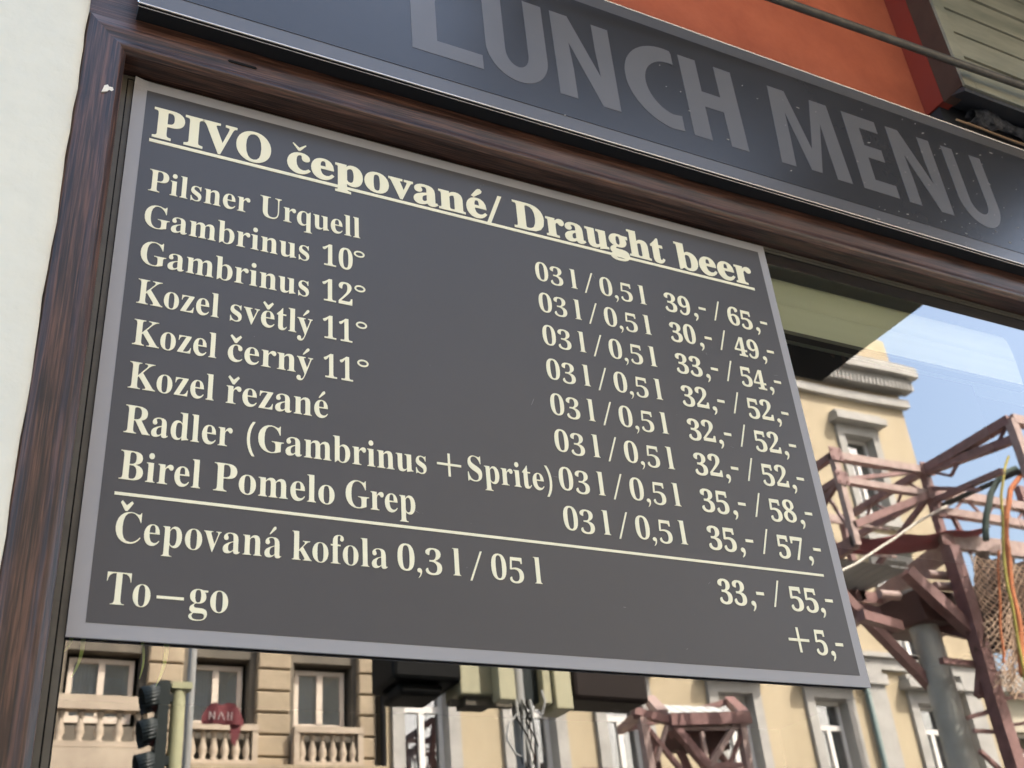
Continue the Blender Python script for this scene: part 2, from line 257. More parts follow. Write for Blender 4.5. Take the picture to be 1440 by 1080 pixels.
halo_vinyl = mat("lettering_edge", (0.03, 0.03, 0.03), 0.5)
sign_face = mat("dark_grey_acrylic", (0.040, 0.039, 0.040), 0.27, var=0.22, vscale=3)
sign_border = mat("mid_grey_acrylic", (0.115, 0.112, 0.113), 0.28, var=0.08, vscale=3)
sign_letter = mat("grey_film_lettering", (0.135, 0.130, 0.128), 0.33, var=0.16, vscale=5)
metal_edge = mat("aluminium_edge", (0.75, 0.73, 0.70), 0.22, metal=1.0)
fleck_m = mat("dried_specks", (0.42, 0.39, 0.34), 0.6)
chip_m = mat("bare_chip", (0.80, 0.74, 0.62), 0.8)
rod_m = mat("weathered_steel_rod", (0.13, 0.115, 0.09), 0.45, var=0.5, vscale=25, metal=0.3, bump=0.0006, bscale=80)
slat_m = mat("weathered_slat_paint", (0.34, 0.315, 0.225), 0.65, vscale=10, col2=(0.175, 0.175, 0.125), spec=0.2, bump=0.001, bscale=30, stretch=(0.35, 1, 1.6))
underside_m = mat("charcoal_underside", (0.035, 0.035, 0.037), 0.7, var=0.3, vscale=30)
mortar_m = mat("rough_dark_mortar", (0.16, 0.155, 0.15), 0.95, vscale=60, col2=(0.012, 0.012, 0.012), bump=0.004, bscale=70)
cable_m = mat("tan_cable", (0.42, 0.26, 0.14), 0.6)
blind_m = mat("pale_green_enamel", (0.86, 0.86, 0.66), 0.4, vscale=3, col2=(0.72, 0.73, 0.53), stretch=(0.3, 1, 6))
room_m = mat("dark_room_shade", (0.030, 0.028, 0.024), 0.8)  # near-black colour stands in for the darkness of the unlit room
yellow_wall = mat("ochre_render", (0.44, 0.365, 0.245), 0.85, vscale=1.1, col2=(0.35, 0.285, 0.185), stretch=(1, 1, 0.35), bump=0.004, bscale=20)
stone_m = mat("sandstone", (0.38, 0.305, 0.205), 0.85, vscale=2.2, col2=(0.25, 0.195, 0.13), bump=0.01, bscale=12)
stone_dark = mat("dark_sandstone", (0.17, 0.145, 0.11), 0.9, vscale=1.5, col2=(0.08, 0.07, 0.055))  # darker sandstone tone, used for the wall behind the blocks
trim_m = mat("grey_white_trim", (0.40, 0.385, 0.355), 0.8, var=0.28, vscale=3)
white_sash = mat("white_window_paint", (0.72, 0.70, 0.66), 0.5)
brown_sash = mat("beige_window_paint", (0.55, 0.47, 0.38), 0.5)
curtain_m = mat("grey_net_curtain", (0.30, 0.31, 0.32), 0.9, var=0.3, vscale=12, stretch=(3, 1, 0.2))
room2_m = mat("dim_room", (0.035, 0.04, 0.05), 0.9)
dark_box = mat("dark_brown_box", (0.018, 0.011, 0.009), 0.6, spec=0.2)
truss_m = mat("oxide_red_steel", (0.30, 0.165, 0.150), 0.55, vscale=9, col2=(0.15, 0.070, 0.062), bump=0.001, bscale=30)
truss_lit = mat("sunlit_pink_steel", (0.44, 0.33, 0.29), 0.6, vscale=9, col2=(0.27, 0.18, 0.16))  # paler copy of the red steel, for members coloured as sunlit
concrete_m = mat("grey_concrete", (0.50, 0.50, 0.44), 0.9, vscale=4, col2=(0.36, 0.36, 0.31), bump=0.004, bscale=25)
net_m = mat("tan_netting", (0.46, 0.33, 0.23), 0.9)
orange_m = mat("orange_rope", (0.58, 0.20, 0.08), 0.9, var=0.45, vscale=30)
yellow_m = mat("yellow_rope", (0.42, 0.36, 0.08), 0.9, var=0.4, vscale=30)
green_m = mat("dark_green_rope", (0.03, 0.05, 0.04), 0.9)
signal_m = mat("dark_green_signal", (0.010, 0.017, 0.017), 0.45)
lens_m = mat("dark_red_lens", (0.10, 0.02, 0.015), 0.2)
pale_pole = mat("pale_yellow_pole", (0.46, 0.45, 0.27), 0.5, var=0.2, vscale=6)
grey_pole = mat("grey_pole", (0.32, 0.32, 0.31), 0.5)
cream_box = mat("cream_signal_box", (0.50, 0.47, 0.31), 0.5, var=0.12, vscale=6)
asphalt = mat("asphalt", (0.055, 0.055, 0.056), 0.9, var=0.25, vscale=40)
paving = mat("grey_paving", (0.27, 0.26, 0.245), 0.85, var=0.2, vscale=6, bump=0.003, bscale=30)
roof_m = mat("red_roof_tile", (0.25, 0.10, 0.06), 0.8, var=0.3, vscale=10)
awning_m = mat("black_canvas", (0.010, 0.010, 0.010), 0.8)
red_cloth = mat("red_cloth", (0.10, 0.012, 0.016), 0.8)
tarp_m = mat("dark_red_tarpaulin", (0.34, 0.06, 0.075), 0.6, var=0.2, vscale=5)
leaf_m = mat("spider_plant_leaf", (0.60, 0.75, 0.22), 0.5)
pipe_m = mat("green_grey_pipe", (0.10, 0.15, 0.14), 0.6)
glass_main = glass_mat("shop_window_glass", 0.215, 0.9, (0.93, 0.97, 0.93), wave=0.0006, wscale=2.2)
glass_far = glass_mat("far_window_glass", 0.32, 1.0, (0.9, 0.93, 0.95), wave=0.003, wscale=1.3)

# ------------------------------------------------------------------ helpers
YG = 0.006          # the plane of the shop window's outer pane
MIRROR = False      # the street was surveyed from its image in the window: depth d behind the pane is depth d in front of it
def W(p):
    return (p[0], 2 * YG - p[1], p[2]) if MIRROR else tuple(p)

class MB:
    def __init__(self):
        self.v, self.f, self.s = [], [], []
    def poly(self, pts, smooth=False):
        b = len(self.v)
        self.v += [W(p) for p in pts]
        idx = list(range(b, b + len(pts)))
        self.f.append(idx[::-1] if MIRROR else idx)
        self.s.append(smooth)
    def mesh(self, vs, fs, smooth=False):
        b = len(self.v)
        self.v += [W(p) for p in vs]
        for f in fs:
            g = [b + i for i in f]
            self.f.append(g[::-1] if MIRROR else g)
            self.s.append(smooth)
    def box(self, x0, x1, y0, y1, z0, z1, ch=0.0):
        x0, x1 = min(x0, x1), max(x0, x1)
        y0, y1 = min(y0, y1), max(y0, y1)
        z0, z1 = min(z0, z1), max(z0, z1)
        if ch <= 0:
            vs = [(x, y, z) for x in (x0, x1) for y in (y0, y1) for z in (z0, z1)]
            fs = [(0, 1, 3, 2), (4, 6, 7, 5), (0, 4, 5, 1), (2, 3, 7, 6), (0, 2, 6, 4), (1, 5, 7, 3)]
            self.mesh(vs, fs)
        else:   # chamfer the four edges of the face that looks to -y
            o = [(x0, z0), (x1, z0), (x1, z1), (x0, z1)]
            i = [(x0 + ch, z0 + ch), (x1 - ch, z0 + ch), (x1 - ch, z1 - ch), (x0 + ch, z1 - ch)]
            vs = [(a, y1, b) for a, b in o] + [(a, y0 + ch, b) for a, b in o] + [(a, y0, b) for a, b in i]
            fs = [(3, 2, 1, 0)]
            for k in range(4):
                n = (k + 1) % 4
                fs += [(k, n, 4 + n, 4 + k), (4 + k, 4 + n, 8 + n, 8 + k)]
            fs.append((8, 9, 10, 11))
            self.mesh(vs, fs)
        return self
    def bar(self, p, q, w, h=None):
        """square-section bar from p to q"""
        h = h or w
        p, q = Vector(p), Vector(q)
        d = (q - p).normalized()
        up = Vector((0, 0, 1)) if abs(d.z) < 0.9 else Vector((1, 0, 0))
        a = d.cross(up).normalized() * w / 2
        b = a.cross(d).normalized() * h / 2
        vs = [tuple(c + s * a + t * b) for c in (p, q) for s, t in ((-1, -1), (1, -1), (1, 1), (-1, 1))]
        self.mesh(vs, [(0, 3, 2, 1), (4, 5, 6, 7), (0, 1, 5, 4), (1, 2, 6, 5), (2, 3, 7, 6), (3, 0, 4, 7)])
        return self
    def tube(self, pts, r, n=10, r1=None, cap=True):
        pts = [Vector(p) for p in pts]
        rings, vs, fs = [], [], []
        prev = None
        for i, p in enumerate(pts):
            d = (pts[min(i + 1, len(pts) - 1)] - pts[max(i - 1, 0)]).normalized()
            if prev is None:
                up = Vector((0, 0, 1)) if abs(d.z) < 0.9 else Vector((1, 0, 0))
                a = d.cross(up).normalized()
            else:
                a = (prev - d * prev.dot(d)).normalized()
            prev = a
            b = d.cross(a)
            rr = r if r1 is None else r + (r1 - r) * i / (len(pts) - 1)
            for k in range(n):
                t = 2 * math.pi * k / n
                vs.append(tuple(p + a * rr * math.cos(t) + b * rr * math.sin(t)))
        for i in range(len(pts) - 1):
            for k in range(n):
                fs.append((i * n + k, i * n + (k + 1) % n, (i + 1) * n + (k + 1) % n, (i + 1) * n + k))
        self.mesh(vs, fs, True)
        if cap:
            self.mesh(vs[:n], [tuple(range(n))[::-1]])
            self.mesh(vs[-n:], [tuple(range(n))])
        return self
    def lathe(self, c, prof, n=10):
        """profile [(radius, height)] spun round a vertical axis at c"""
        vs = [(c[0] + r * math.cos(2 * math.pi * k / n), c[1] + r * math.sin(2 * math.pi * k / n), c[2] + h) for r, h in prof for k in range(n)]
        fs = [(i * n + k, i * n + (k + 1) % n, (i + 1) * n + (k + 1) % n, (i + 1) * n + k) for i in range(len(prof) - 1) for k in range(n)]
        fs += [tuple(range(n))[::-1], tuple(range((len(prof) - 1) * n, len(prof) * n))]
        self.mesh(vs, fs, True)
        return self
    def flat(self, loops, y0, y1, xz=True):
        """outline loops in the x-z plane (holes allowed) made into a plate between y0 (front) and y1"""
        base = [[Vector((a, b, 0)) for a, b in l] for l in loops]
        tris = tessellate_polygon(base)
        allp = [p for l in base for p in l]
        vs = [(p.x, y0, p.y) for p in allp]
        out = []
        for t in tris:
            a, b, c = (allp[i] for i in t)
            if (b - a).cross(c - a).z < 0:
                t = (t[0], t[2], t[1])
            out.append(tuple(t))
        self.mesh(vs, out)
        if y1 is not None:
            k = 0
            for l in loops:
                n = len(l)
                vv = [(a, y0, b) for a, b in l] + [(a, y1, b) for a, b in l]
                self.mesh(vv, [(i, (i + 1) % n, n + (i + 1) % n, n + i) for i in range(n)])
        return self

def build(name, mb, material, parent=None, bevel=0.0):
    me = bpy.data.meshes.new(name)
    vs = mb.v
    off = Vector((0, 0, 0))
    if parent is not None:
        off = Vector(parent['_w'])
    elif vs:
        xs, ys, zs = zip(*vs)
        off = Vector(((min(xs) + max(xs)) / 2, (min(ys) + max(ys)) / 2, min(zs)))
    me.from_pydata([(v[0] - off.x, v[1] - off.y, v[2] - off.z) for v in vs], [], mb.f)
    me.polygons.foreach_set('use_smooth', mb.s)
    me.validate()
    if material:
        me.materials.append(material)
    o = bpy.data.objects.new(name, me)
    COL.objects.link(o)
    if parent is not None:
        o.parent = parent
    else:
        o.location = off
    o['_w'] = list(off)
    if bevel > 0:
        b = o.modifiers.new('bevel', 'BEVEL')
        b.width = bevel
        b.segments = 2
        b.limit_method = 'ANGLE'
    return o

def thing(name, label, cat, loc, group=None):
    o = bpy.data.objects.new(name, None)
    o.location = W(loc)
    o.empty_display_size = 0.1
    COL.objects.link(o)
    o['_w'] = list(W(loc))
    return tag(o, label, cat, group)

def tag(o, label=None, cat=None, group=None, kind=None):
    if label: o['label'] = label
    if cat: o['category'] = cat
    if group: o['group'] = group
    if kind: o['kind'] = kind
    return o

# ------------------------------------------------------------------ lettering
GLYPHS['/'] = [150, [[0, -60, 34, -60, 150, 480, 116, 480]]]
CARON = [(-92, 462), (-70, 486), (4, 418), (82, 486), (104, 462), (20, 346), (-12, 346)]
ACUTE = [(-30, 358), (-8, 346), (96, 436), (104, 462), (84, 486), (56, 478), (40, 462)]
COMMA = [(28, -100), (40, -112), (80, -76), (104, -30), (112, 12), (106, 48), (84, 72), (52, 80), (22, 66), (8, 38), (14, 8), (38, -10), (66, -14), (60, -50)]
ACC = {'č': ('c', CARON, 150, 0), 'Č': ('C', CARON, 170, 128), 'ě': ('e', CARON, 150, 0), 'ř': ('r', CARON, 140, 0),
       'é': ('e', ACUTE, 130, 0), 'ý': ('y', ACUTE, 130, 0), 'á': ('a', ACUTE, 130, 0)}
LOWER = set('34579')

def area(l):
    return sum(l[i][0] * l[(i + 1) % len(l)][1] - l[(i + 1) % len(l)][0] * l[i][1] for i in range(len(l))) / 2

def offset(l, d):
    """move an outline along its outward normals (d in glyph units)"""
    n = len(l)
    out = []
    for i in range(n):
        a, b, c = Vector(l[i - 1]), Vector(l[i]), Vector(l[(i + 1) % n])
        e1, e2 = (b - a), (c - b)
        if e1.length < 1e-6 or e2.length < 1e-6:
            out.append(tuple(b)); continue
        e1.normalize(); e2.normalize()
        n1, n2 = Vector((e1.y, -e1.x)), Vector((e2.y, -e2.x))
        m = n1 + n2
        if m.length < 0.3:
            out.append(tuple(b + n1 * d)); continue
        m.normalize()
        k = min(1.0 / max(m.dot(n1), 0.4), 1.8)
        out.append(tuple(b + m * d * k))
    return out

def glyph_loops(ch):
    """list of (outer, [holes]) in glyph units and the advance"""
    extra = []
    if ch == ',':
        return [[list(COMMA)]], 150
    base = ch
    if ch in ACC:
        base, acc, cx, dz = ACC[ch]
        extra = [[[(x + cx, z + dz) for x, z in acc]]]
    adv, cont = GLYPHS[base]
    loops = [[(c[i], c[i + 1]) for i in range(0, len(c), 2)] for c in cont]
    dz = -30 if ch in LOWER else 0
    loops = [[(x, z + dz) for x, z in l] for l in loops]
    big = max(loops, key=lambda l: abs(area(l)))
    sgn = 1 if area(big) > 0 else -1
    outers = [l for l in loops if area(l) * sgn > 0]
    holes = [l for l in loops if area(l) * sgn < 0]
    groups = []
    for o in outers:
        xs, zs = [p[0] for p in o], [p[1] for p in o]
        g = [o if area(o) > 0 else o[::-1]]
        for h in holes:
            hx, hz = h[0]
            if min(xs) <= hx <= max(xs) and min(zs) <= hz <= max(zs):
                g.append(h if area(h) < 0 else h[::-1])
        groups.append(g)
    return groups + extra, adv

def word(mb, s, x0, x1, z0, cap, y, thick=0.0005, d=0.0, track=0.0):
    """lay a word out so that its ink runs from x0 to x1 (metres), baseline z0, capital height cap"""
    pen, items = 0.0, []
    for ch in s:
        if ch == ' ':
            pen += 120; continue
        groups, adv = glyph_loops(ch)
        for g in groups:
            items.append([[(px + pen, pz) for px, pz in offset(l, d)] for l in g])
        pen += adv + track
    xs = [p[0] for g in items for l in g for p in l]
    a, b = min(xs), max(xs)
    k = (x1 - x0) / (b - a)
    kz = cap / 455.0
    for g in items:
        mb.flat([[(x0 + (px - a) * k, z0 + pz * kz) for px, pz in l] for l in g], y - thick, y)

def strip(mb, x0, x1, z0, z1, y, thick=0.0005):
    mb.box(x0, x1, y - thick, y, z0, z1)

def slash(mb, x0, x1, z0, z1, w, y, thick=0.0005):
    mb.flat([[(x0, z0), (x0 + w, z0), (x1, z1), (x1 - w, z1)]], y - thick, y)

def ring(mb, cx, cz, rx, rz, w, y, thick=0.0005, n=24):
    o = [(cx + rx * math.cos(2 * math.pi * i / n), cz + rz * math.sin(2 * math.pi * i / n)) for i in range(n)]
    h = [(cx + (rx - w) * math.cos(-2 * math.pi * i / n), cz + (rz - w) * math.sin(-2 * math.pi * i / n)) for i in range(n)]
    mb.flat([o, h], y - thick, y)

# ------------------------------------------------------------------ the ground
mb = MB(); mb.poly([(-150, -150, -2.15), (150, -150, -2.15), (150, 150, -2.15), (-150, 150, -2.15)])
tag(build("ground", mb, asphalt), "grey asphalt ground of the street", kind="structure")
mb = MB(); mb.box(-40, 40, -2.9, 0.0, -2.146, -2.0)
tag(build("pavement", mb, paving), "grey paved pavement in front of the shop", kind="structure")
mb = MB(); mb.box(-40, 60, -16.0, -12.2, -2.146, -2.0)
tag(build("far_pavement", mb, paving), "grey paved pavement across the street", kind="structure")

# ------------------------------------------------------------------ our building
bld = thing("shop_building", "shop building with a cream plaster pier and a red upper wall round the window", "building", (-2, 1.5, -2.0))
# cream pier: relief grid whose edge towards the window frame is uneven
mb = MB()
nz, nx = 150, 10
xs = [-3.0, -1.2, -0.6, -0.35, -0.2, -0.12, -0.09, -0.078, -0.071, -0.067]
vs, fs = [], []
for j in range(nz):
    z = -2.0 + (5.0) * j / (nz - 1) if j else -2.0
    wob = 0.0007 * math.sin(z * 31) + 0.0005 * math.sin(z * 97 + 1) + random.uniform(-0.0005, 0.0005)
    for i, x in enumerate(xs):
        t = max(0, (i - 5)) / 4
        y = -0.046 + 0.0015 * math.sin(z * 9 + x * 7) + 0.006 * t * t
        vs.append((x + (wob * t if i > 4 else 0), y, z))
    vs.append((-0.0655 + wob, -0.02, z))
for j in range(nz - 1):
    for i in range(nx):
        a = j * (nx + 1) + i
        fs.append((a, a + 1, a + nx + 2, a + nx + 1))
mb.mesh(vs, fs, True)
build("cream_pier", mb, cream_plaster, bld)
# red upper wall above the sign
mb = MB()
mb.box(-0.0655, 12.0, -0.029, 0.35, 1.05, 3.0)
build("red_wall", mb, red_plaster, bld)
mb = MB()
mb.box(-6, -0.0675, -0.012, 0.35, -2, 3.0)
mb.box(-6, 12, -0.012, 9, 3.0, 9.5)
mb.box(3.75, 12, -0.012, 0.35, -2, 1.05)
mb.box(-0.0655, 3.75, -0.012, 0.35, -2, -0.95)
mb.box(-0.0655, 3.75, 0.05, 0.35, 0.80, 1.05)
mb.box(-6, -3, 0.35, 9, -2, 3.0)
mb.box(9, 12, 0.35, 9, -2, 3.0)
mb.box(-3, 9, 6, 9, -2, 3.0)
build("upper_storeys", mb, cream_plaster, bld)
mb = MB()
mb.mesh([(-6.2, -0.3, 9.5), (12.2, -0.3, 9.5), (12.2, 9.2, 9.5), (-6.2, 9.2, 9.5), (-6.2, 4.4, 11), (12.2, 4.4, 11)],
        [(0, 1, 5, 4), (2, 3, 4, 5), (0, 4, 3), (1, 2, 5), (0, 3, 2, 1)])
build("roof", mb, roof_m, bld)
# dark room behind the glass (shell of slabs)
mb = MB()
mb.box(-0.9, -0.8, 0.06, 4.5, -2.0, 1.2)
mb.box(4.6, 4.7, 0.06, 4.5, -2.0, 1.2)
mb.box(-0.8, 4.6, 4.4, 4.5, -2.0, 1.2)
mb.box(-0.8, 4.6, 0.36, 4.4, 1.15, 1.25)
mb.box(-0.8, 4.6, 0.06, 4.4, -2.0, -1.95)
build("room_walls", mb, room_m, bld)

# ------------------------------------------------------------------ window frame
fr = thing("shop_window", "wide shop window with a dark walnut-brown moulded frame", "window", (1.8, 0.0, -0.95))
PROF = [(0.0, 0.004), (0.0, -0.0290), (0.0003, -0.0304), (0.0010, -0.0312), (0.0022, -0.0320), (0.0042, -0.0336), (0.0065, -0.0354), (0.0085, -0.0364), (0.0105, -0.0368), (0.0130, -0.0366), (0.0155, -0.0360), (0.0185, -0.0354), (0.023, -0.0354), (0.034, -0.0366), (0.0475, -0.0376), (0.0500, -0.0352), (0.0505, 0.03)]
XI, ZI, XR, ZB = -0.017, 0.7345, 3.6, -0.80
def prof_run(mb, fn, along):
    rows = [[fn(u, y, t) for (u, y) in PROF] for t in along]
    n = len(PROF)
    vs = [p for r in rows for p in r]
    fs = [(i * n + k, i * n + k + 1, (i + 1) * n + k + 1, (i + 1) * n + k) for i in range(len(rows) - 1) for k in range(n - 1)]
    mb.mesh(vs, fs, True)
ts = [i / 40 for i in range(41)]
mb = MB(); prof_run(mb, lambda u, y, t: (XI - u, y, ZB - u + (ZI + u - ZB + u) * t), ts)
build("frame_jamb", mb, wood_z, fr)
mb = MB(); prof_run(mb, lambda u, y, t: (XR + u - (XR + u - XI + u) * t, y, ZI + u), ts)
build("frame_head", mb, wood_x, fr)
mb = MB(); prof_run(mb, lambda u, y, t: (XR + u, y, ZI + u - (ZI + u - ZB + u) * t), ts)
build("frame_jamb", mb, wood_z, fr)
mb = MB(); prof_run(mb, lambda u, y, t: (XI - u + (XR + u - XI + u) * t, y, ZB - u), ts)
build("frame_sill", mb, wood_x, fr)
mb = MB(); mb.box(-0.0668, 3.65, -0.0325, 0.04, ZI + 0.0508, 1.04)
build("head_board", mb, wood_x, fr)
# sash: stepped dark section all round the pane
def sash(mb, a, b, y0):
    """a..b = distance inwards from the frame's inner edge"""
    x0, x1, z0, z1 = XI, XR, ZB, ZI
    lb = b * 1.62
    mb.box(x0 + a * 1.62, x0 + lb, y0, 0.03, z0 + a, z1 - a)
    mb.box(x1 - b, x1 - a, y0, 0.03, z0 + a, z1 - a)
    mb.box(x0 + lb, x1 - b, y0, 0.03, z1 - b, z1 - a)
    mb.box(x0 + lb, x1 - b, y0, 0.03, z0 + a, z0 + b)
mb = MB(); sash(mb, 0.0008, 0.0052, 0.0033); sash(mb, 0.0062, 0.0102, 0.0043)
build("sash", mb, gasket_m, fr)
mb = MB(); sash(mb, 0.0002, 0.0112, 0.0053)
build("gasket", mb, black_m, fr)
mb = MB()
nx_, nz_ = 2, 2
mb.poly([(XI + 0.010, YG, ZB + 0.010), (XR - 0.010, YG, ZB + 0.010), (XR - 0.010, YG, ZI - 0.010), (XI + 0.010, YG, ZI - 0.010)])
build("glass_pane", mb, glass_main, fr)
# drainage slot and a bare chip in the foil
mb = MB()
sl_ = [(0.109, 0.7655), (0.1435, 0.7655), (0.1455, 0.7675), (0.1435, 0.7695), (0.109, 0.7695), (0.107, 0.7675)]
mb.flat([sl_], -0.0372, -0.0350)
build("drainage_slot", mb, black_m, fr)
mb = MB()
mb.flat([[(-0.0395, 0.6560), (-0.0330, 0.6590), (-0.0312, 0.6625), (-0.0280, 0.6610), (-0.0262, 0.6640), (-0.0275, 0.6675), (-0.0318, 0.6672), (-0.0335, 0.6700), (-0.0372, 0.6672), (-0.0380, 0.6620)]], -0.0372, -0.0350)
build("foil_chip", mb, chip_m, fr)

# ------------------------------------------------------------------ things inside
ro = thing("roller_blind", "pale green roller blind cassette inside the window right of the menu board", "blind", (0.80, 0.05, 0.59))
mb = MB()
pf = [(0.041, 0.598), (0.0395, 0.610), (0.038, 0.645), (0.038, 0.650), (0.0395, 0.651), (0.038, 0.652), (0.0395, 0.682), (0.042, 0.699), (0.047, 0.710), (0.07, 0.714)]
BX = 1.60
vs = [(x, y, z) for x in (-0.01, BX) for y, z in pf]
n = len(pf)
mb.mesh(vs, [(k, n + k, n + k + 1, k + 1) for k in range(n - 1)], True)
mb.poly([(BX, y, z) for y, z in pf] + [(BX, 0.07, 0.598)])
mb.poly([(-0.01, 0.041, 0.598), (-0.01, 0.07, 0.598), (BX, 0.07, 0.598), (BX, 0.041, 0.598)])
mb.poly([(-0.01, 0.071, 0.598), (-0.01, 0.071, 0.714), (BX, 0.071, 0.714), (BX, 0.071, 0.598)])
build("cassette", mb, blind_m, ro)
mb = MB(); mb.box(-0.01, BX, 0.037, 0.052, 0.590, 0.5975)
build("bottom_rail", mb, gasket_m, ro)
ip = thing("inner_panel", "black panel with a faint brown figure 2 hanging behind the glass", "panel", (1.1, 0.2, 0.30))
mb = MB(); mb.box(0.3, 1.68, 0.20, 0.21, 0.30, 0.725)
build("panel", mb, black_under, ip)
mb = MB(); word(mb, "2", 1.305, 1.345, 0.650, 0.06, 0.1995, d=-12)
build("lettering", mb, mat("faint_brown_print", (0.10, 0.05, 0.03), 0.6), ip)
# hanging leaves of a plant just behind the glass, showing under the board
pl = thing("hanging_plant", "hanging plant with thin yellow-green leaves behind the glass under the board", "plant", (0.12, 0.16, 0.30))
mb = MB(); mb.lathe((0.12, 0.20, 0.30), [(0.05, 0.0), (0.07, 0.10), (0.075, 0.11)], 12)
build("pot", mb, brown_paint, pl)
for (xa, za, xb, zb, w) in ((0.005, 0.020, -0.001, -0.008, 0.0022), (0.017, 0.020, 0.009, -0.031, 0.0020), (0.096, 0.020, 0.087, -0.036, 0.0022), (0.070, 0.020, 0.071, -0.030, 0.0012)):
    mb = MB()
    vs, n = [], 8
    for i in range(n + 1):
        t = i / n
        x = xa + (xb - xa) * t + 0.006 * math.sin(t * 2.6)
        z = za + (zb - za) * t
        ww = w * (1 - t) ** 0.6 * 1.1 + 0.0004
        vs += [(x - ww, 0.024, z), (x, 0.022, z), (x + ww, 0.024, z)]
    fs = []
    for i in range(n):
        fs += [(3 * i, 3 * i + 3, 3 * i + 4, 3 * i + 1), (3 * i + 1, 3 * i + 4, 3 * i + 5, 3 * i + 2)]
    mb.mesh(vs, fs, True)
    mb.tube([(xa, 0.024, za), (xa + 0.02 * (1 if xa < 0.1 else -1), 0.10, 0.25), (0.12, 0.19, 0.41)], 0.0012, 5)
    build("leaf", mb, leaf_m, pl)

# ------------------------------------------------------------------ the menu board
bd = thing("menu_board", "dark grey beer menu board with cream lettering and a silver border", "sign", (0.5, 0.001, 0.0))
BW, BH = 1.0, 0.7291
TH = 0.0032
mb = MB()
# slightly curled top-left corner
vs, fs = [], []
N = 26
def bx(i):
    t = i / N
    return BW * t * t * (0.35 + 0.65 * t) if t < 1 else BW
def curl(x, z):
    d = math.hypot(x, BH - z)
    return -0.0045 * max(0.0, 1 - d / 0.021) ** 1.5
for j in range(N + 1):
    for i in range(N + 1):
        x = bx(i); z = BH - BH * (bx(j) / BW)
        vs.append((x, curl(x, z), z))
n = N + 1
for j in range(N):
    for i in range(N):
        a = j * n + i
        fs.append((a, a + n, a + n + 1, a + 1))
nb = len(vs)
vs += [(x, y + TH, z) for x, y, z in vs]
fs += [tuple(nb + k for k in f[::-1]) for f in fs]
rim = [i for i in range(n)] + [j * n + N for j in range(1, n)] + [N * n + i for i in range(N - 1, -1, -1)] + [j * n for j in range(N - 1, 0, -1)]
for k in range(len(rim)):
    a, b = rim[k], rim[(k + 1) % len(rim)]
    fs.append((a, b, nb + b, nb + a))
mb.mesh(vs, fs)
build("silver_border", mb, board_border, bd)
IX0, IX1, IZ0, IZ1 = 0.0163, 0.9852, 0.0150, 0.7137
mb = MB(); mb.box(IX0, IX1, -0.0004, 0.0005, IZ0, IZ1)
build("dark_panel", mb, board_face, bd)
YB = -0.0004
LT = 0.0007
CAP = 0.0338
def line(name, fn, label=None):
    m1 = MB()
    fn(m1)
    o = build(name, m1, cream_vinyl, bd)
    return o
mm = 0.001
def title(m):
    for s, a, b in (("PIVO", 27.4, 177.4), ("čepované", 199, 489.5), ("Draught", 532.0, 792), ("beer", 813.8, 959.5)):
        word(m, s, a * mm, b * mm, 0.6397, 0.0482, YB, LT, d=10)
    slash(m, 0.4885, 0.5150, 0.6345, 0.6885, 0.0062, YB, LT)
line("title_lettering", title)
line("title_underline", lambda m: strip(m, 0.0251, 0.9592, 0.6303, 0.6352, YB, LT * 0.9))
LB = [553.2, 498.4, 443.8, 388.6, 333.2, 277.5, 223.0, 168.6]
ITEMS = [
    [("Pilsner", 30, 153.4), ("Urquell", 166, 298.7)],
    [("Gambrinus", 29.5, 230.6), ("10", 248, 288)],
    [("Gambrinus", 29.5, 230.8), ("12", 248, 287)],
    [("Kozel", 30.5, 123.1), ("světlý", 136.3, 236), ("11", 249, 286.4)],
    [("Kozel", 30.8, 123.3), ("černý", 136, 237), ("11", 250.3, 286.8)],
    [("Kozel", 31.2, 123.4), ("řezané", 136.8, 255.5)],
    [("Radler", 31.8, 146.2), ("(Gambrinus", 162.3, 377.3), ("Sprite)", 431.5, 547.6)],
    [("Birel", 31.8, 114.8), ("Pomelo", 128.7, 263.5), ("Grep", 276.6, 360.9)]]
DEG = {1: 297, 2: 297.2, 3: 298.6, 4: 299.7}
for r, (zb, ws) in enumerate(zip(LB, ITEMS)):
    def f(m, r=r, zb=zb, ws=ws):
        for s, a, b in ws:
            word(m, s, a * mm, b * mm, zb * mm, CAP if not s.isdigit() else CAP * 0.95, YB, LT, d=-3)
        if r in DEG:
            ring(m, DEG[r] * mm, (zb + 28.7) * mm, 0.0073, 0.0052, 0.0023, YB, LT)
        if r == 6:
            strip(m, 0.3913, 0.4229, 0.2385, 0.2415, YB, LT)
            strip(m, 0.4056, 0.4086, 0.2243, 0.2551, YB, LT * 0.8)
    line("item_lettering", f)
def f(m):
    word(m, "Čepovaná", 0.0343, 0.2043, 0.0990, CAP, YB, LT, d=-5)
    word(m, "kofola", 0.2160, 0.3249, 0.0990, CAP, YB, LT, d=-5)
    word(m, "0,3", 0.3369, 0.3907, 0.0990, CAP * 0.92, YB, LT, d=-7)
    word(m, "l", 0.4045, 0.4141, 0.0990, CAP, YB, LT, d=-5)
    slash(m, 0.4254, 0.4423, 0.0950, 0.1320, 0.0024, YB, LT)
    word(m, "05", 0.4534, 0.4953, 0.0990, CAP * 0.92, YB, LT, d=-7)
    word(m, "l", 0.5098, 0.5194, 0.0990, CAP, YB, LT, d=-5)
line("item_lettering", f)
def f(m):
    word(m, "To", 0.0315, 0.0738, 0.0341, CAP, YB, LT, d=-5)
    strip(m, 0.0798, 0.1063, 0.0440, 0.0470, YB, LT)
    word(m, "go", 0.1117, 0.1506, 0.0341, CAP, YB, LT, d=-5)
line("item_lettering", f)
line("rule_line", lambda m: strip(m, 0.0297, 0.9625, 0.1505, 0.1540, YB, LT * 0.9))
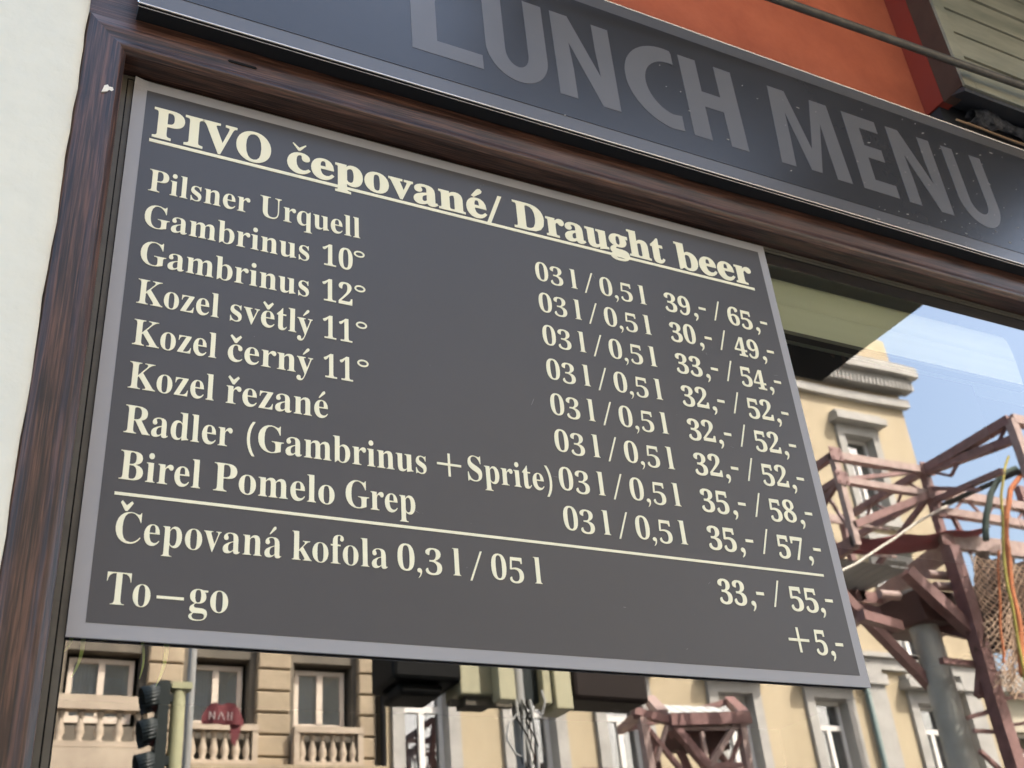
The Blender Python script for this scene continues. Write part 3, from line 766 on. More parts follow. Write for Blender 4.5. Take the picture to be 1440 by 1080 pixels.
RB = [551.7, 498.5, 444.3, 390.0, 335.9, 282.0, 227.5, 173.2]
PR = [("39", "65"), ("30", "49"), ("33", "54"), ("32", "52"), ("32", "52"), ("32", "52"), ("35", "58"), ("35", "57")]
def price(m, a, b, zb, xa=(776.0, 821.3), xb=(892.0, 937.6)):
    word(m, a, xa[0] * mm, xa[1] * mm, zb, CAP * 0.95, YB, LT, d=1)
    word(m, ",", 0.8270, 0.8345, zb, CAP, YB, LT)
    strip(m, 0.8382, 0.8508, zb + 0.0148, zb + 0.0190, YB, LT)
    slash(m, 0.8640, 0.8798, zb + 0.0005, zb + 0.0380, 0.0025, YB, LT)
    word(m, b, xb[0] * mm, xb[1] * mm, zb, CAP * 0.95, YB, LT, d=1)
    word(m, ",", 0.9435, 0.9510, zb, CAP, YB, LT)
    strip(m, 0.9547, 0.9678, zb + 0.0148, zb + 0.0190, YB, LT)
for zb, (a, b) in zip(RB, PR):
    z = zb * mm
    def f(m, z=z):
        word(m, "03", 0.5583, 0.6022, z, CAP * 0.93, YB, LT, d=-6)
        word(m, "l", 0.6150, 0.6250, z, CAP, YB, LT, d=-4)
        slash(m, 0.6367, 0.6536, z - 0.003, z + 0.0350, 0.0024, YB, LT)
        word(m, "0,5", 0.6636, 0.7187, z, CAP * 0.93, YB, LT, d=-6)
        word(m, "l", 0.7312, 0.7418, z, CAP, YB, LT, d=-4)
    line("measure_lettering", f)
    line("price_lettering", lambda m, z=z, a=a, b=b: price(m, a, b, z))
line("price_lettering", lambda m: price(m, "33", "55", 0.0990, (777.6, 820.8), (893.8, 940.4)))
def f(m):
    strip(m, 0.8768, 0.9107, 0.0552, 0.0588, YB, LT)
    strip(m, 0.8920, 0.8956, 0.0405, 0.0740, YB, LT * 0.8)
    word(m, "5", 0.9205, 0.9395, 0.0412, CAP * 0.95, YB, LT, d=0)
    word(m, ",", 0.9440, 0.9512, 0.0400, CAP, YB, LT)
    strip(m, 0.9547, 0.9677, 0.0530, 0.0572, YB, LT)
line("price_lettering", f)

mb = MB()
for k in range(46):
    x, z = random.uniform(0.02, 0.98), random.uniform(0.02, 0.71)
    rr = random.uniform(0.0003, 0.0008)
    e = random.choice((1, 1, 1, 3, 9))
    a = random.uniform(-1.5, 1.5)
    pts = []
    for i in range(5):
        t = 2 * math.pi * i / 5
        u, v = rr * e * math.cos(t), rr * 0.6 * math.sin(t)
        pts.append((x + u * math.cos(a) - v * math.sin(a), z + u * math.sin(a) + v * math.cos(a)))
    mb.flat([pts], -0.0006, 0.0002)
tag(build("scuffs", mb, mat("board_scuffs", (0.17, 0.17, 0.17), 0.6), bd), "small scuffs and dust on the board", kind="stuff")

# ------------------------------------------------------------------ the LUNCH MENU sign
sg = thing("lunch_sign", "long dark grey fascia sign reading LUNCH MENU above the window", "sign", (1.2, -0.045, 0.797))
SX0, SX1, SZ0, SZ1, SY = -0.013, 2.75, 0.7975, 1.1290, -0.062
mb = MB(); mb.box(SX0 + 0.002, SX1, SY + 0.0035, -0.0328, SZ0, SZ1)
build("sign_box", mb, black_under, sg)
mb = MB(); mb.box(SX0, SX1, SY + 0.0002, SY + 0.003, SZ0 + 0.0014, SZ1 - 0.0014)
build("border_panel", mb, sign_border, sg)
mb = MB(); mb.box(SX0 + 0.024, SX1 - 0.024, SY - 0.0006, SY + 0.0010, SZ0 + 0.0275, SZ1 - 0.0295)
build("dark_panel", mb, sign_face, sg)
mb = MB()
mb.tube([(SX0, SY + 0.0012, SZ0 + 0.0008), (SX1, SY + 0.0012, SZ0 + 0.0008)], 0.0013, 8)
mb.tube([(SX0, SY + 0.0055, SZ0 - 0.0006), (SX1, SY + 0.0055, SZ0 - 0.0006)], 0.0009, 8)
build("lower_edge_strip", mb, metal_edge, sg)
mb = MB(); mb.tube([(SX0, SY + 0.0008, SZ1 - 0.0005), (SX1, SY + 0.0008, SZ1 - 0.0005)], 0.0018, 8)
build("upper_edge_strip", mb, metal_edge, sg)
mb = MB(); mb.tube([(SX0, SY + 0.0012, SZ0 + 0.0008), (SX0, SY + 0.0012, SZ1 - 0.0005)], 0.0012, 8)
build("end_edge_strip", mb, metal_edge, sg)
LY = SY - 0.0006
Z0, Z1 = 0.869, 1.0515
def arc(cx, cz, rx, rz, a0, a1, n=20):
    return [(cx + rx * math.cos(math.radians(a0 + (a1 - a0) * i / n)), cz + rz * math.sin(math.radians(a0 + (a1 - a0) * i / n))) for i in range(n + 1)]
def let(loops):
    m1 = MB()
    m1.flat([[(a, b) for a, b in l] for l in loops], LY - 0.0005, LY)
    build("letter", m1, sign_letter, sg)
def Lt(x, w=0.113, s=0.040):
    let([[(x, Z0), (x + w, Z0), (x + w, Z0 + 0.029), (x + s, Z0 + 0.029), (x + s, Z1), (x, Z1)]])
def Ut(x, w, s):
    r = w / 2; ri = r - s; cz = Z0 + 0.060
    out = [(x, Z1)] + arc(x + r, cz, r, 0.063, 180, 360, 22) + [(x + w, Z1), (x + w - s, Z1)] + arc(x + r, cz, ri, 0.063 - 0.031, 360, 180, 16) + [(x + s, Z1)]
    let([out])
def Nt(x, w, s):
    let([[(x, Z0), (x + s, Z0), (x + s, Z0 + 0.062), (x + s - 0.003, Z0 + 0.122), (x + w - s - 0.001, Z0), (x + w, Z0), (x + w, Z1), (x + w - s, Z1),
          (x + w - s, Z1 - 0.064), (x + w - s + 0.003, Z1 - 0.118), (x + s + 0.001, Z1), (x, Z1)]])
def Ht(x, w, s):
    let([[(x, Z0), (x + s, Z0), (x + s, 0.9445), (x + w - s, 0.9445), (x + w - s, Z0), (x + w, Z0), (x + w, Z1), (x + w - s, Z1), (x + w - s, 0.979), (x + s, 0.979), (x + s, Z1), (x, Z1)]])
def Ct():
    o = [(0.8335, 1.0460)] + arc(0.8190, 0.9605, 0.0885, 0.0930, 82, 262, 30)[0:] + [(0.8300, 0.8705), (0.8300, 0.9030)]
    i = arc(0.8235, 0.9605, 0.0540, 0.0610, 258, 78, 24)
    let([o + i + [(0.8335, 1.0165)]])
def Mt(x, w):
    let([[(x, Z0), (x + 0.031, Z0), (x + 0.036, Z0 + 0.070), (x + 0.0385, Z0 + 0.128), (x + 0.0660, Z0 + 0.004), (x + 0.0890, Z0 + 0.004), (x + 0.1180, Z0 + 0.128),
          (x + 0.1195, Z0 + 0.070), (x + 0.1225, Z0), (x + w, Z0), (x + w - 0.0090, Z1), (x + w - 0.0480, Z1), (x + 0.0800, Z0 + 0.055), (x + 0.0500, Z1), (x + 0.0130, Z1)]])
def Et(x, w, s=0.0345):
    let([[(x, Z0), (x + w, Z0), (x + w, Z0 + 0.029), (x + s, Z0 + 0.029), (x + s, 0.951), (x + w - 0.008, 0.951), (x + w - 0.008, 0.980), (x + s, 0.980),
          (x + s, 1.0225), (x + w - 0.003, 1.0225), (x + w - 0.003, Z1), (x, Z1)]])
Lt(0.3590)
Ut(0.4790, 0.1060, 0.0330)
Nt(0.6010, 0.1085, 0.0310)
Ct()
Ht(0.8485, 0.1095, 0.0355)
Mt(1.0260, 0.1560)
Et(1.2085, 0.0830)
Nt(1.3155, 0.1095, 0.0300)
Ut(1.4570, 0.1060, 0.0300)
# dried drops and small scratches, thickest round the NU
mb = MB()
for k in range(80):
    if k < 68:
        x, z = random.gauss(1.47, 0.13), random.uniform(0.80, 1.09)
    else:
        x, z = random.uniform(0.5, 1.3), random.uniform(0.82, 1.06)
    if not (SX0 + 0.03 < x < SX1 - 0.03): continue
    r = random.uniform(0.0005, 0.0013)
    e = random.choice((1, 1, 2.5, 4))
    ang = random.uniform(-0.5, 0.5)
    n = 6
    pts = []
    for i in range(n):
        t = 2 * math.pi * i / n
        a, b = r * e * math.cos(t) * random.uniform(0.7, 1.2), r * 0.7 * math.sin(t) * random.uniform(0.7, 1.2)
        pts.append((x + a * math.cos(ang) - b * math.sin(ang), z + a * math.sin(ang) + b * math.cos(ang)))
    mb.flat([pts], LY - 0.0009, LY + 0.0002)
tag(build("dried_specks", mb, fleck_m, sg), "dried drops and scratches", kind="stuff")

# ------------------------------------------------------------------ slatted box at the right of the red wall
sb = thing("shutter_box", "weathered pale green slatted shutter with red side coloured as in shade, top right corner", "shutter", (2.4, -0.07, 1.17))
XS, YF = 1.498, -0.125
mb = MB(); mb.box(XS, XS + 0.03, -0.076, -0.0295, 1.172, 2.6)
build("red_side", mb, shaded_red_paint, sb)
mb = MB(); mb.box(XS + 0.0005, XS + 0.03, YF, -0.0765, 1.168, 2.6)
build("brown_side", mb, brown_paint, sb)
mb = MB(); mb.box(XS + 0.0008, XS + 0.032, YF - 0.006, YF - 0.0005, 1.165, 2.6)
mb.box(XS + 0.033, 3.3, YF - 0.006, YF - 0.0005, 1.165, 1.185)
build("slat_frame", mb, slat_m, sb)
z = 1.187
k = 0
while z < 2.55:
    h = 0.0728
    mb = MB()
    a = random.uniform(-0.0008, 0.0008)
    vs = []
    for x in (XS + 0.033, 3.3):
        vs += [(x, YF + 0.012, z), (x, YF - 0.002 + a, z + 0.002), (x, YF + 0.001 + a, z + h - 0.0015), (x, YF + 0.012, z + h - 0.001)]
    mb.mesh(vs, [(0, 4, 5, 1), (1, 5, 6, 2), (2, 6, 7, 3), (3, 7, 4, 0), (0, 1, 2, 3), (4, 7, 6, 5)])
    build("slat", mb, slat_m, sb)
    z += h
    k += 1
mb = MB(); mb.box(XS + 0.031, 3.3, YF + 0.014, -0.0295, 1.190, 2.6)
build("backing", mb, black_under, sb)
mb = MB()
mb.mesh([(x, y, z) for x in (XS + 0.001, 3.3) for y, z in ((YF - 0.001, 1.1525), (-0.0610, 1.1850), (-0.0610, 1.1862), (YF - 0.001, 1.1645))],
        [(0, 4, 5, 1), (3, 2, 6, 7), (0, 3, 7, 4), (0, 1, 2, 3), (4, 7, 6, 5), (1, 5, 6, 2)])
build("bottom_rail", mb, underside_m, sb)  # sloping charcoal underside of the slatted box
mb = MB(); mb.box(XS + 0.004, 3.3, -0.0605, -0.0295, 1.105, 1.1845)
build("recess_shade", mb, black_under, sb)  # solid black filler standing for the shade under the slatted box
# lumpy mortar roll under the box and the cable along the top of the sign
mt = MB()
vs, fs, n, L = [], [], 12, 90
for i in range(L + 1):
    x = 1.57 + 1.2 * i / L
    r = 0.013 + 0.004 * math.sin(x * 40) + random.uniform(-0.002, 0.002)
    for kk in range(n):
        t = 2 * math.pi * kk / n
        rr = r * random.uniform(0.82, 1.2)
        vs.append((x, -0.0745 + rr * math.cos(t), 1.1620 + 0.006 * (x - 1.57) + rr * math.sin(t)))
for i in range(L):
    for kk in range(n):
        fs.append((i * n + kk, (i + 1) * n + kk, (i + 1) * n + (kk + 1) % n, i * n + (kk + 1) % n))
mt.mesh(vs, fs, False)
tag(build("mortar_roll", mt, mortar_m), "rough dark mortar roll lying on top of the sign", "mortar")
cb = MB()
cb.tube([(1.53 + 0.06 * i, -0.068 + 0.002 * math.sin(i * 0.9), 1.1400 + 0.002 * math.sin(i * 1.3) - 0.0003 * i) for i in range(24)], 0.0022, 8)
cb.tube([(1.56 + 0.06 * i, -0.071 + 0.002 * math.sin(i * 0.7 + 1), 1.1385 + 0.002 * math.sin(i * 1.1 + 2) - 0.0004 * i) for i in range(23)], 0.0016, 8)
tag(build("cable", cb, cable_m), "thin tan cable running along the top edge of the sign", "cable")
rd = thing("steel_rod", "weathered round steel rod crossing in front of the red wall", "rod", (1.4, -0.15, 1.15))
mb = MB(); mb.tube([(0.45 + 0.2 * i, -0.15, 1.1445 + 0.0474 * 0.2 * i) for i in range(13)], 0.0078, 14)
build("rod", mb, rod_m, rd)
for x in (0.60, 2.75):
    mb = MB(); mb.tube([(x, -0.15, 1.1445 + 0.0474 * (x - 0.45)), (x, -0.029 if x < 2 else -0.12, 1.1445 + 0.0474 * (x - 0.45))], 0.006, 8)
    build("bracket", mb, rod_m, rd)
# black dome added to stand for the shadow at the top right corner
lp = thing("corner_shadow", "black rounded dome added to stand for shadow in the top right corner", "shadow shape", (2.02, -0.25, 1.45))
mb = MB(); mb.lathe((2.03, -0.27, 1.46), [(0.0, 0), (0.06, 0.004), (0.10, 0.02), (0.125, 0.05), (0.13, 0.09), (0.12, 0.15), (0.07, 0.19), (0.03, 0.21)], 24)
build("housing", mb, black_under, lp)
mb = MB(); mb.tube([(2.03, -0.27, 1.66), (2.03, -0.25, 1.74), (2.03, -0.13, 1.76)], 0.015, 8)
build("dome_stem", mb, black_under, lp)

# ------------------------------------------------------------------ canopy above, seen only as a dark mirror image in the glass
cn = thing("canopy", "flat black projecting canopy above the shop front, mirrored in the window", "canopy", (2.67, -1.0, 2.0))
mb = MB(); mb.box(2.20, 3.14, -1.955, -0.035, 2.0, 2.08)
build("canopy_deck", mb, awning_m, cn)
mb = MB(); mb.box(0.95, 2.198, -1.02, -0.035, 2.0, 2.08)
build("canopy_deck", mb, awning_m, cn)
for x in (2.3, 3.0):
    mb = MB(); mb.bar((x, -1.8, 2.09), (x, -0.02, 2.9), 0.03)
    build("stay", mb, awning_m, cn)

# ================================================================== the street opposite
MIRROR = True
D = 15.0
def window(parent, x0, x1, z0, z1, y, sash_m, transom=True, arch=False, surround=None, hood=False, curtain=True):
    """one window set in a reveal: frame with mullion and transom, two panes, a room behind"""
    w = 0.07
    m = MB()
    yy = y + 0.18
    m.box(x0, x0 + w, yy, yy + 0.06, z0, z1); m.box(x1 - w, x1, yy, yy + 0.06, z0, z1)
    m.box(x0 + w, x1 - w, yy, yy + 0.06, z1 - w, z1); m.box(x0 + w, x1 - w, yy, yy + 0.06, z0, z0 + w * 1.3)
    xm = (x0 + x1) / 2
    zt = z0 + (z1 - z0) * 0.74
    m.box(xm - 0.045, xm + 0.045, yy - 0.012, yy + 0.062, z0 + w * 1.3, zt if transom else z1 - w)
    if transom:
        m.box(x0 + w, x1 - w, yy - 0.015, yy + 0.065, zt, zt + 0.10)
    f = build("window", m, sash_m, parent)
    panes = [(x0 + w, xm - 0.045, z0 + w * 1.3, zt if transom else z1 - w), (xm + 0.045, x1 - w, z0 + w * 1.3, zt if transom else z1 - w)]
    if transom:
        panes.append((x0 + w, x1 - w, zt + 0.10, z1 - w))
    for a, b, c, d in panes:
        p = MB(); p.poly([(a, yy + 0.03, c), (b, yy + 0.03, c), (b, yy + 0.03, d), (a, yy + 0.03, d)])
        build("pane", p, glass_far, f)
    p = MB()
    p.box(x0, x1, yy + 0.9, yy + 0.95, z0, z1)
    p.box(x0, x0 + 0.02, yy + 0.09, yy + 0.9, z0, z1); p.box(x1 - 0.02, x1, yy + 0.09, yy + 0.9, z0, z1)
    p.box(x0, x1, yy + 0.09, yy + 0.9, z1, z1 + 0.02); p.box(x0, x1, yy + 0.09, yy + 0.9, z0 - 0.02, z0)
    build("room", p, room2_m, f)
    if curtain:
        p = MB()
        n = 14
        for q, (a, b) in enumerate(((x0 + 0.03, x0 + (x1 - x0) * 0.42),)):
            for i in range(n):
                u, v = a + (b - a) * i / n, a + (b - a) * (i + 1) / n
                p.poly([(u, yy + 0.12 + 0.02 * (i % 2), z0), (v, yy + 0.12 + 0.02 * ((i + 1) % 2), z0), (v, yy + 0.12 + 0.02 * ((i + 1) % 2), z1), (u, yy + 0.12 + 0.02 * (i % 2), z1)])
        build("curtain", p, curtain_m, f)
    return f

def wall_with_holes(m, x0, x1, z0, z1, y, holes, depth=0.24, rv=None):
    xs = sorted({x0, x1} | {h[0] for h in holes} | {h[1] for h in holes})
    zs = sorted({z0, z1} | {h[2] for h in holes} | {h[3] for h in holes})
    for i in range(len(xs) - 1):
        for j in range(len(zs) - 1):
            cx, cz = (xs[i] + xs[i + 1]) / 2, (zs[j] + zs[j + 1]) / 2
            if any(h[0] < cx < h[1] and h[2] < cz < h[3] for h in holes):
                continue
            m.poly([(xs[i], y, zs[j]), (xs[i + 1], y, zs[j]), (xs[i + 1], y, zs[j + 1]), (xs[i], y, zs[j + 1])])
    m = rv or m
    for a, b, c, d in holes:
        m.poly([(a, y, c), (a, y + depth, c), (a, y + depth, d), (a, y, d)])
        m.poly([(b, y, c), (b, y, d), (b, y + depth, d), (b, y + depth, c)])
        m.poly([(a, y, d), (a, y + depth, d), (b, y + depth, d), (b, y, d)])
        m.poly([(a, y, c), (b, y, c), (b, y + depth, c), (a, y + depth, c)])

# ---- ochre building with white window surrounds
bb = thing("ochre_building", "tall ochre rendered building with white window surrounds and grey cornice, mirrored in the glass", "building", (12.6, D + 4, -2.0))
cols = [(6.40, 7.15), (8.30, 9.05), (10.02, 10.78), (12.38, 13.16), (14.62, 15.42), (17.22, 18.06)]
tops = [1.3, 4.68, 7.72, 10.72]
holes = [(a, b, t - 2.1, t) for t in tops for a, b in cols]
mb = MB(); wall_with_holes(mb, 6.05, 19.3, -2.0, 13.6, D, holes, rv=MB())
mb.poly([(19.3, D, -2), (19.3, D + 8, -2), (19.3, D + 8, 13.6), (19.3, D, 13.6)])
mb.poly([(6.05, D, -2), (6.05, D, 13.6), (6.05, D + 8, 13.6), (6.05, D + 8, -2)])
mb.poly([(6.05, D + 8, -2), (6.05, D + 8, 13.6), (19.3, D + 8, 13.6), (19.3, D + 8, -2)])
mb.poly([(6.05, D, 13.6), (19.3, D, 13.6), (19.3, D + 8, 13.6), (6.05, D + 8, 13.6)])
build("wall", mb, yellow_wall, bb)
for t in tops:
    for a, b in cols:
        window(bb, a, b, t - 2.1, t, D, white_sash, curtain=t < 9)
        m = MB()
        s = 0.20
        wall_with_holes(MB(), 0, 1, 0, 1, D, [(a, b, t - 2.1, t)], rv=m)
        m.box(a - s, a, D - 0.07, D + 0.0, t - 2.1, t); m.box(b, b + s, D - 0.07, D + 0.0, t - 2.1, t)
        m.box(a - s, b + s, D - 0.07, D + 0.0, t, t + 0.24)
        m.box(a - s - 0.12, b + s + 0.12, D - 0.30, D + 0.0, t + 0.245, t + 0.40)
        m.box(a - s - 0.06, b + s + 0.06, D - 0.20, D + 0.0, t + 0.405, t + 0.52)
        m.box(a - s - 0.02, b + s + 0.02, D - 0.18, D + 0.0, t - 2.24, t - 2.11)
        build("window_surround", m, trim_m, bb)
mb = MB()
mb.box(6.1, 19.66, D - 0.42, D, 12.38, 12.66)
mb.box(6.1, 19.52, D - 0.26, D, 12.24, 12.375)
mb.box(6.1, 19.40, D - 0.14, D, 11.66, 11.86)
mb.box(6.1, 19.36, D - 0.10, D, 5.28, 5.50)
mb.box(6.1, 19.42, D - 0.18, D, 5.505, 5.60)
build("cornice", mb, trim_m, bb)
mb = MB()
for k in range(116):
    x = 6.2 + k * 0.115
    mb.box(x, x + 0.062, D - 0.30, D - 0.001, 12.04, 12.236)
tag(build("dentils", mb, trim_m, bb), "row of small blocks under the cornice", kind="stuff")
for x in (15.95, 18.55):
    mb = MB(); mb.box(x, x + 0.42, D - 0.16, D, -2.0, 5.275)
    mb.box(x - 0.06, x + 0.48, D - 0.22, D, 4.95, 5.15)
    build("pilaster", mb, trim_m, bb)
dp = MB(); dp.tube([(15.70, D - 0.35, -2.0), (15.70, D - 0.35, 5.0), (15.70, D - 0.1, 5.25)], 0.05, 8)
tag(build("downpipe", dp, pipe_m), "thin green-grey downpipe on the ochre building", "pipe")

# ---- sandstone building with balustrades
ab = thing("sandstone_building", "sandstone building with block piers and balustraded windows, mirrored under the board", "building", (1.0, D + 4, -2.0))
acols = [(-0.80, 0.0), (1.52, 2.42), (3.20, 3.98), (4.76, 5.54)]
atops = [1.4, 4.74, 8.1]
holes = [(a - 0.06, b + 0.06, t - 0.98 if t == 4.74 else t - 1.6, t + 0.06) for t in atops for a, b in acols]
mb = MB(); wall_with_holes(mb, -6.0, 6.0, -2.0, 12.0, D + 0.10, holes, 0.34)
mb.poly([(-6, D + 0.1, -2), (-6, D + 0.1, 12), (-6, D + 8, 12), (-6, D + 8, -2)])
mb.poly([(6, D + 0.1, -2), (6, D + 8, -2), (6, D + 8, 12), (6, D + 0.1, 12)])
mb.poly([(-6, D + 8, -2), (-6, D + 8, 12), (6, D + 8, 12), (6, D + 8, -2)])
mb.poly([(-6, D + 0.1, 12), (6, D + 0.1, 12), (6, D + 8, 12), (-6, D + 8, 12)])
build("wall", mb, stone_dark, ab)
for t in atops:
    for a, b in acols:
        window(ab, a, b, (t - 0.90) if t == 4.74 else t - 1.5, t, D + 0.10, brown_sash, transom=False)
# coursed blocks on the piers between the windows
CH = 0.32
for (a, b) in ((-0.0 + 0.12, 1.38), (2.56, 3.06), (4.12, 4.62), (5.66, 5.93), (-2.0, -0.92)):
    z = 2.40
    while z < 6.6:
        m = MB(); m.box(a + random.uniform(0, 0.01), b - random.uniform(0, 0.01), D - 0.04, D + 0.098, z + 0.012, z + CH - 0.012, 0.02)
        build("stone_block", m, stone_m, ab)
        z += CH
mb = MB()
for zz in (3.72, 6.9):
    mb.box(-6, 1.35, D - 0.12, D + 0.098, zz - 0.10 if zz > 4 else zz - 0.44, zz if zz > 4 else zz - 0.35)
mb.box(-6, 6.0, D - 0.30, D + 0.098, 2.98, 3.20)
mb.box(-6, 6.0, D - 0.20, D + 0.098, 7.2, 7.45)
mb.box(-6, 6.1, D - 0.45, D + 0.098, 11.6, 12.05)
build("string_course", mb, stone_m, ab)
def balustrade(x0, x1, z0, z1, y, n, rail=0.09):
    m = MB()
    m.box(x0 - 0.06, x1 + 0.06, y - 0.10, y + 0.10, z1 - rail, z1)
    m.box(x0 - 0.06, x1 + 0.06, y - 0.10, y + 0.10, z0, z0 + 0.07)
    m.box(x0 - 0.06, x0 + 0.02, y - 0.09, y + 0.09, z0 + 0.07, z1 - rail)
    m.box(x1 - 0.02, x1 + 0.06, y - 0.09, y + 0.09, z0 + 0.07, z1 - rail)
    r = build("balustrade", m, stone_pale, ab)
    h = z1 - rail - z0 - 0.07
    for k in range(n):
        x = x0 + (x1 - x0) * (k + 0.5) / n
        b = MB()
        q = min(0.062, (x1 - x0) / n * 0.40)
        b.lathe((x, y, z0 + 0.07), [(q, 0), (q, 0.06 * h), (q * 0.55, 0.12 * h), (q * 1.0, 0.30 * h), (q * 0.95, 0.42 * h), (q * 0.5, 0.68 * h), (q * 0.45, 0.80 * h), (q * 0.75, 0.88 * h), (q * 0.8, h)], 10)
        build("baluster", b, stone_pale, r)
stone_pale = mat("pale_sandstone", (0.44, 0.365, 0.275), 0.85, vscale=2.5, col2=(0.31, 0.25, 0.19))
balustrade(3.14, 4.06, 3.20, 3.78, D - 0.10, 6)
balustrade(4.70, 5.62, 3.20, 3.78, D - 0.10, 6)
balustrade(0.55, 2.46, 3.22, 3.87, D - 0.9, 8, 0.18)
mb = MB(); mb.box(0.4, 2.6, D - 1.02, D + 0.098, 2.90, 3.21)
build("balcony_slab", mb, stone_pale, ab)
dp = MB(); dp.tube([(6.02, D - 0.12, -2.0), (6.02, D - 0.12, 12.0)], 0.05, 8)
tag(build("downpipe", dp, black_m), "dark downpipe between the sandstone and the ochre buildings", "pipe")

# ---- low cream building further right
cbld = thing("cream_building", "low cream building right of the ochre one, mirrored behind the red trusses", "building", (26, D + 5, -2.0))
ccols = [(19.9 + 1.9 * k, 20.7 + 1.9 * k) for k in range(7)]
holes = [(a, b, t - 1.9, t) for t in (1.2, 4.3) for a, b in ccols]
mb = MB(); wall_with_holes(mb, 19.35, 34, -2.0, 5.3, D + 0.25, holes)
mb.poly([(34, D + .25, -2), (34, D + 8, -2), (34, D + 8, 5.3), (34, D + .25, 5.3)])
mb.poly([(19.35, D + .25, 5.3), (34, D + .25, 5.3), (34, D + 8, 5.3), (19.35, D + 8, 5.3)])
build("wall", mb, mat("cream_render", (0.46, 0.42, 0.32), 0.85, var=0.1, vscale=2), cbld)
for t in (1.2, 4.3):
    for a, b in ccols:
        window(cbld, a, b, t - 1.9, t, D + 0.25, white_sash, curtain=False)
mb = MB(); mb.box(19.36, 34.2, D - 0.05, D + 0.248, 5.05, 5.4)
build("cornice", mb, trim_m, cbld)

# ---- traffic light seen from the side, with its pale pole and a thin grey pole behind
tl = thing("traffic_light", "dark green three-lamp traffic light on a pale yellow pole, mirrored under the board", "traffic light", (1.27, 6.0, -2.0))
mb = MB(); mb.tube([(1.27, 6.0, -2.0), (1.27, 6.0, 1.72)], 0.044, 14); mb.box(1.22, 1.345, 5.95, 6.05, 1.68, 1.722)
build("pole", mb, pale_pole, tl)
mb = MB(); mb.box(1.14, 1.205, 5.93, 6.07, 1.10, 1.72); mb.box(1.20, 1.235, 5.97, 6.03, 1.22, 1.27); mb.box(1.20, 1.235, 5.97, 6.03, 1.60, 1.65)
build("housing", mb, signal_m, tl)
for zc in (1.62, 1.415, 1.21):
    m = MB()
    n = 18
    rows = []
    for s, xx in enumerate((1.14, 1.03)):
        for i in range(n + 1):
            t = math.radians(-35 + 250 * i / n)
            rows.append((xx + (0.045 * (1 - math.sin(t)) * 0.5 if s else 0), 6.0 + 0.092 * math.cos(t), zc - (0.03 if s else 0.0) + 0.092 * math.sin(t)))
    for i in range(n):
        a = i
        m.mesh([rows[a], rows[a + 1], rows[n + 1 + a + 1], rows[n + 1 + a]], [(0, 1, 2, 3)], True)
    o = build("visor", m, signal_m, tl)
    sm = o.modifiers.new('solid', 'SOLIDIFY'); sm.thickness = 0.004
    m = MB(); m.tube([(1.138, 6.0, zc), (1.128, 6.0, zc)], 0.084, 18)
    build("lens", m, lens_m, tl)
mb = MB(); mb.tube([(1.385, 6.2, -2.0), (1.385, 6.2, 2.6)], 0.026, 10)
tag(build("grey_pole", mb, grey_pole), "thin grey pole just right of the dark traffic light", "pole")

# ---- signal mast with cream boxes, black heads and cable loops
sm_ = thing("signal_mast", "signal mast with cream boxes and black lamp heads over looping cables, mirrored under the board", "traffic light", (3.66, 6.0, -2.0))
mb = MB(); mb.tube([(3.66, 6.0, -2.0), (3.66, 6.0, 1.66)], 0.055, 14); mb.tube([(3.66, 6.0, 1.64), (3.66, 6.0, 2.6)], 0.045, 14)
build("pole", mb, grey_pole, sm_)
mb = MB(); mb.box(2.66, 3.18, 5.9, 6.35, 1.80, 2.30); mb.box(2.72, 3.05, 5.95, 6.3, 1.71, 1.80)
build("lamp_head", mb, black_m, sm_, 0.03)
mb = MB(); mb.box(3.17, 3.50, 5.92, 6.20, 1.72, 2.25)
build("signal_box", mb, cream_box, sm_, 0.015)
mb = MB(); mb.box(3.41, 3.54, 5.80, 5.915, 1.66, 2.2)
build("signal_box", mb, cream_box, sm_, 0.01)
mb = MB(); mb.box(3.22, 3.42, 5.95, 6.12, 1.655, 1.715); mb.box(3.12, 3.60, 5.99, 6.05, 1.665, 1.70)
build("bracket", mb, stone_dark, sm_)
mb = MB(); mb.box(3.94, 4.08, 5.95, 6.2, 1.66, 2.3); mb.box(3.86, 3.93, 5.98, 6.15, 1.70, 2.3)
build("signal_box", mb, cream_box, sm_, 0.01)
mb = MB(); mb.box(4.10, 4.75, 5.95, 6.3, 1.74, 2.4)
build("lamp_head", mb, dark_box, sm_, 0.03)
mb = MB(); mb.box(3.56, 3.86, 6.05, 6.25, 1.72, 2.3)
build("lamp_head", mb, signal_m, sm_, 0.02)
mb = MB()
for k in range(5):
    a = random.uniform(0, 6.28)
    mb.tube([(3.655 + (0.055 + 0.02 * math.sin(t * 0.7 + k)) * math.cos(a + t * 0.55 * (1 if k % 2 else -1)), 5.93 + 0.03 * math.sin(a + t * 0.5), 1.68 - 0.06 * t) for t in range(34)], 0.006, 6)
build("cables", mb, black_m, sm_)
mb = MB()
for k in range(4):
    mb.tube([(3.60 + 0.036 * k + 0.018 * math.sin(t * 0.35 + k * 2), 5.935 - 0.02 * (k % 2), 1.70 - 0.06 * t) for t in range(50)], 0.013, 6)
mb.tube([(3.60, 5.93, 1.60), (3.52, 5.92, 1.52), (3.50, 5.92, 1.42), (3.56, 5.92, 1.32), (3.62, 5.93, 1.30)], 0.008, 6)
mb.tube([(3.72, 5.93, 1.64), (3.80, 5.92, 1.60), (3.83, 5.92, 1.70), (3.82, 5.94, 1.78)], 0.008, 6)
build("cables", mb, mat("pale_cable", (0.42, 0.42, 0.41), 0.6), sm_)

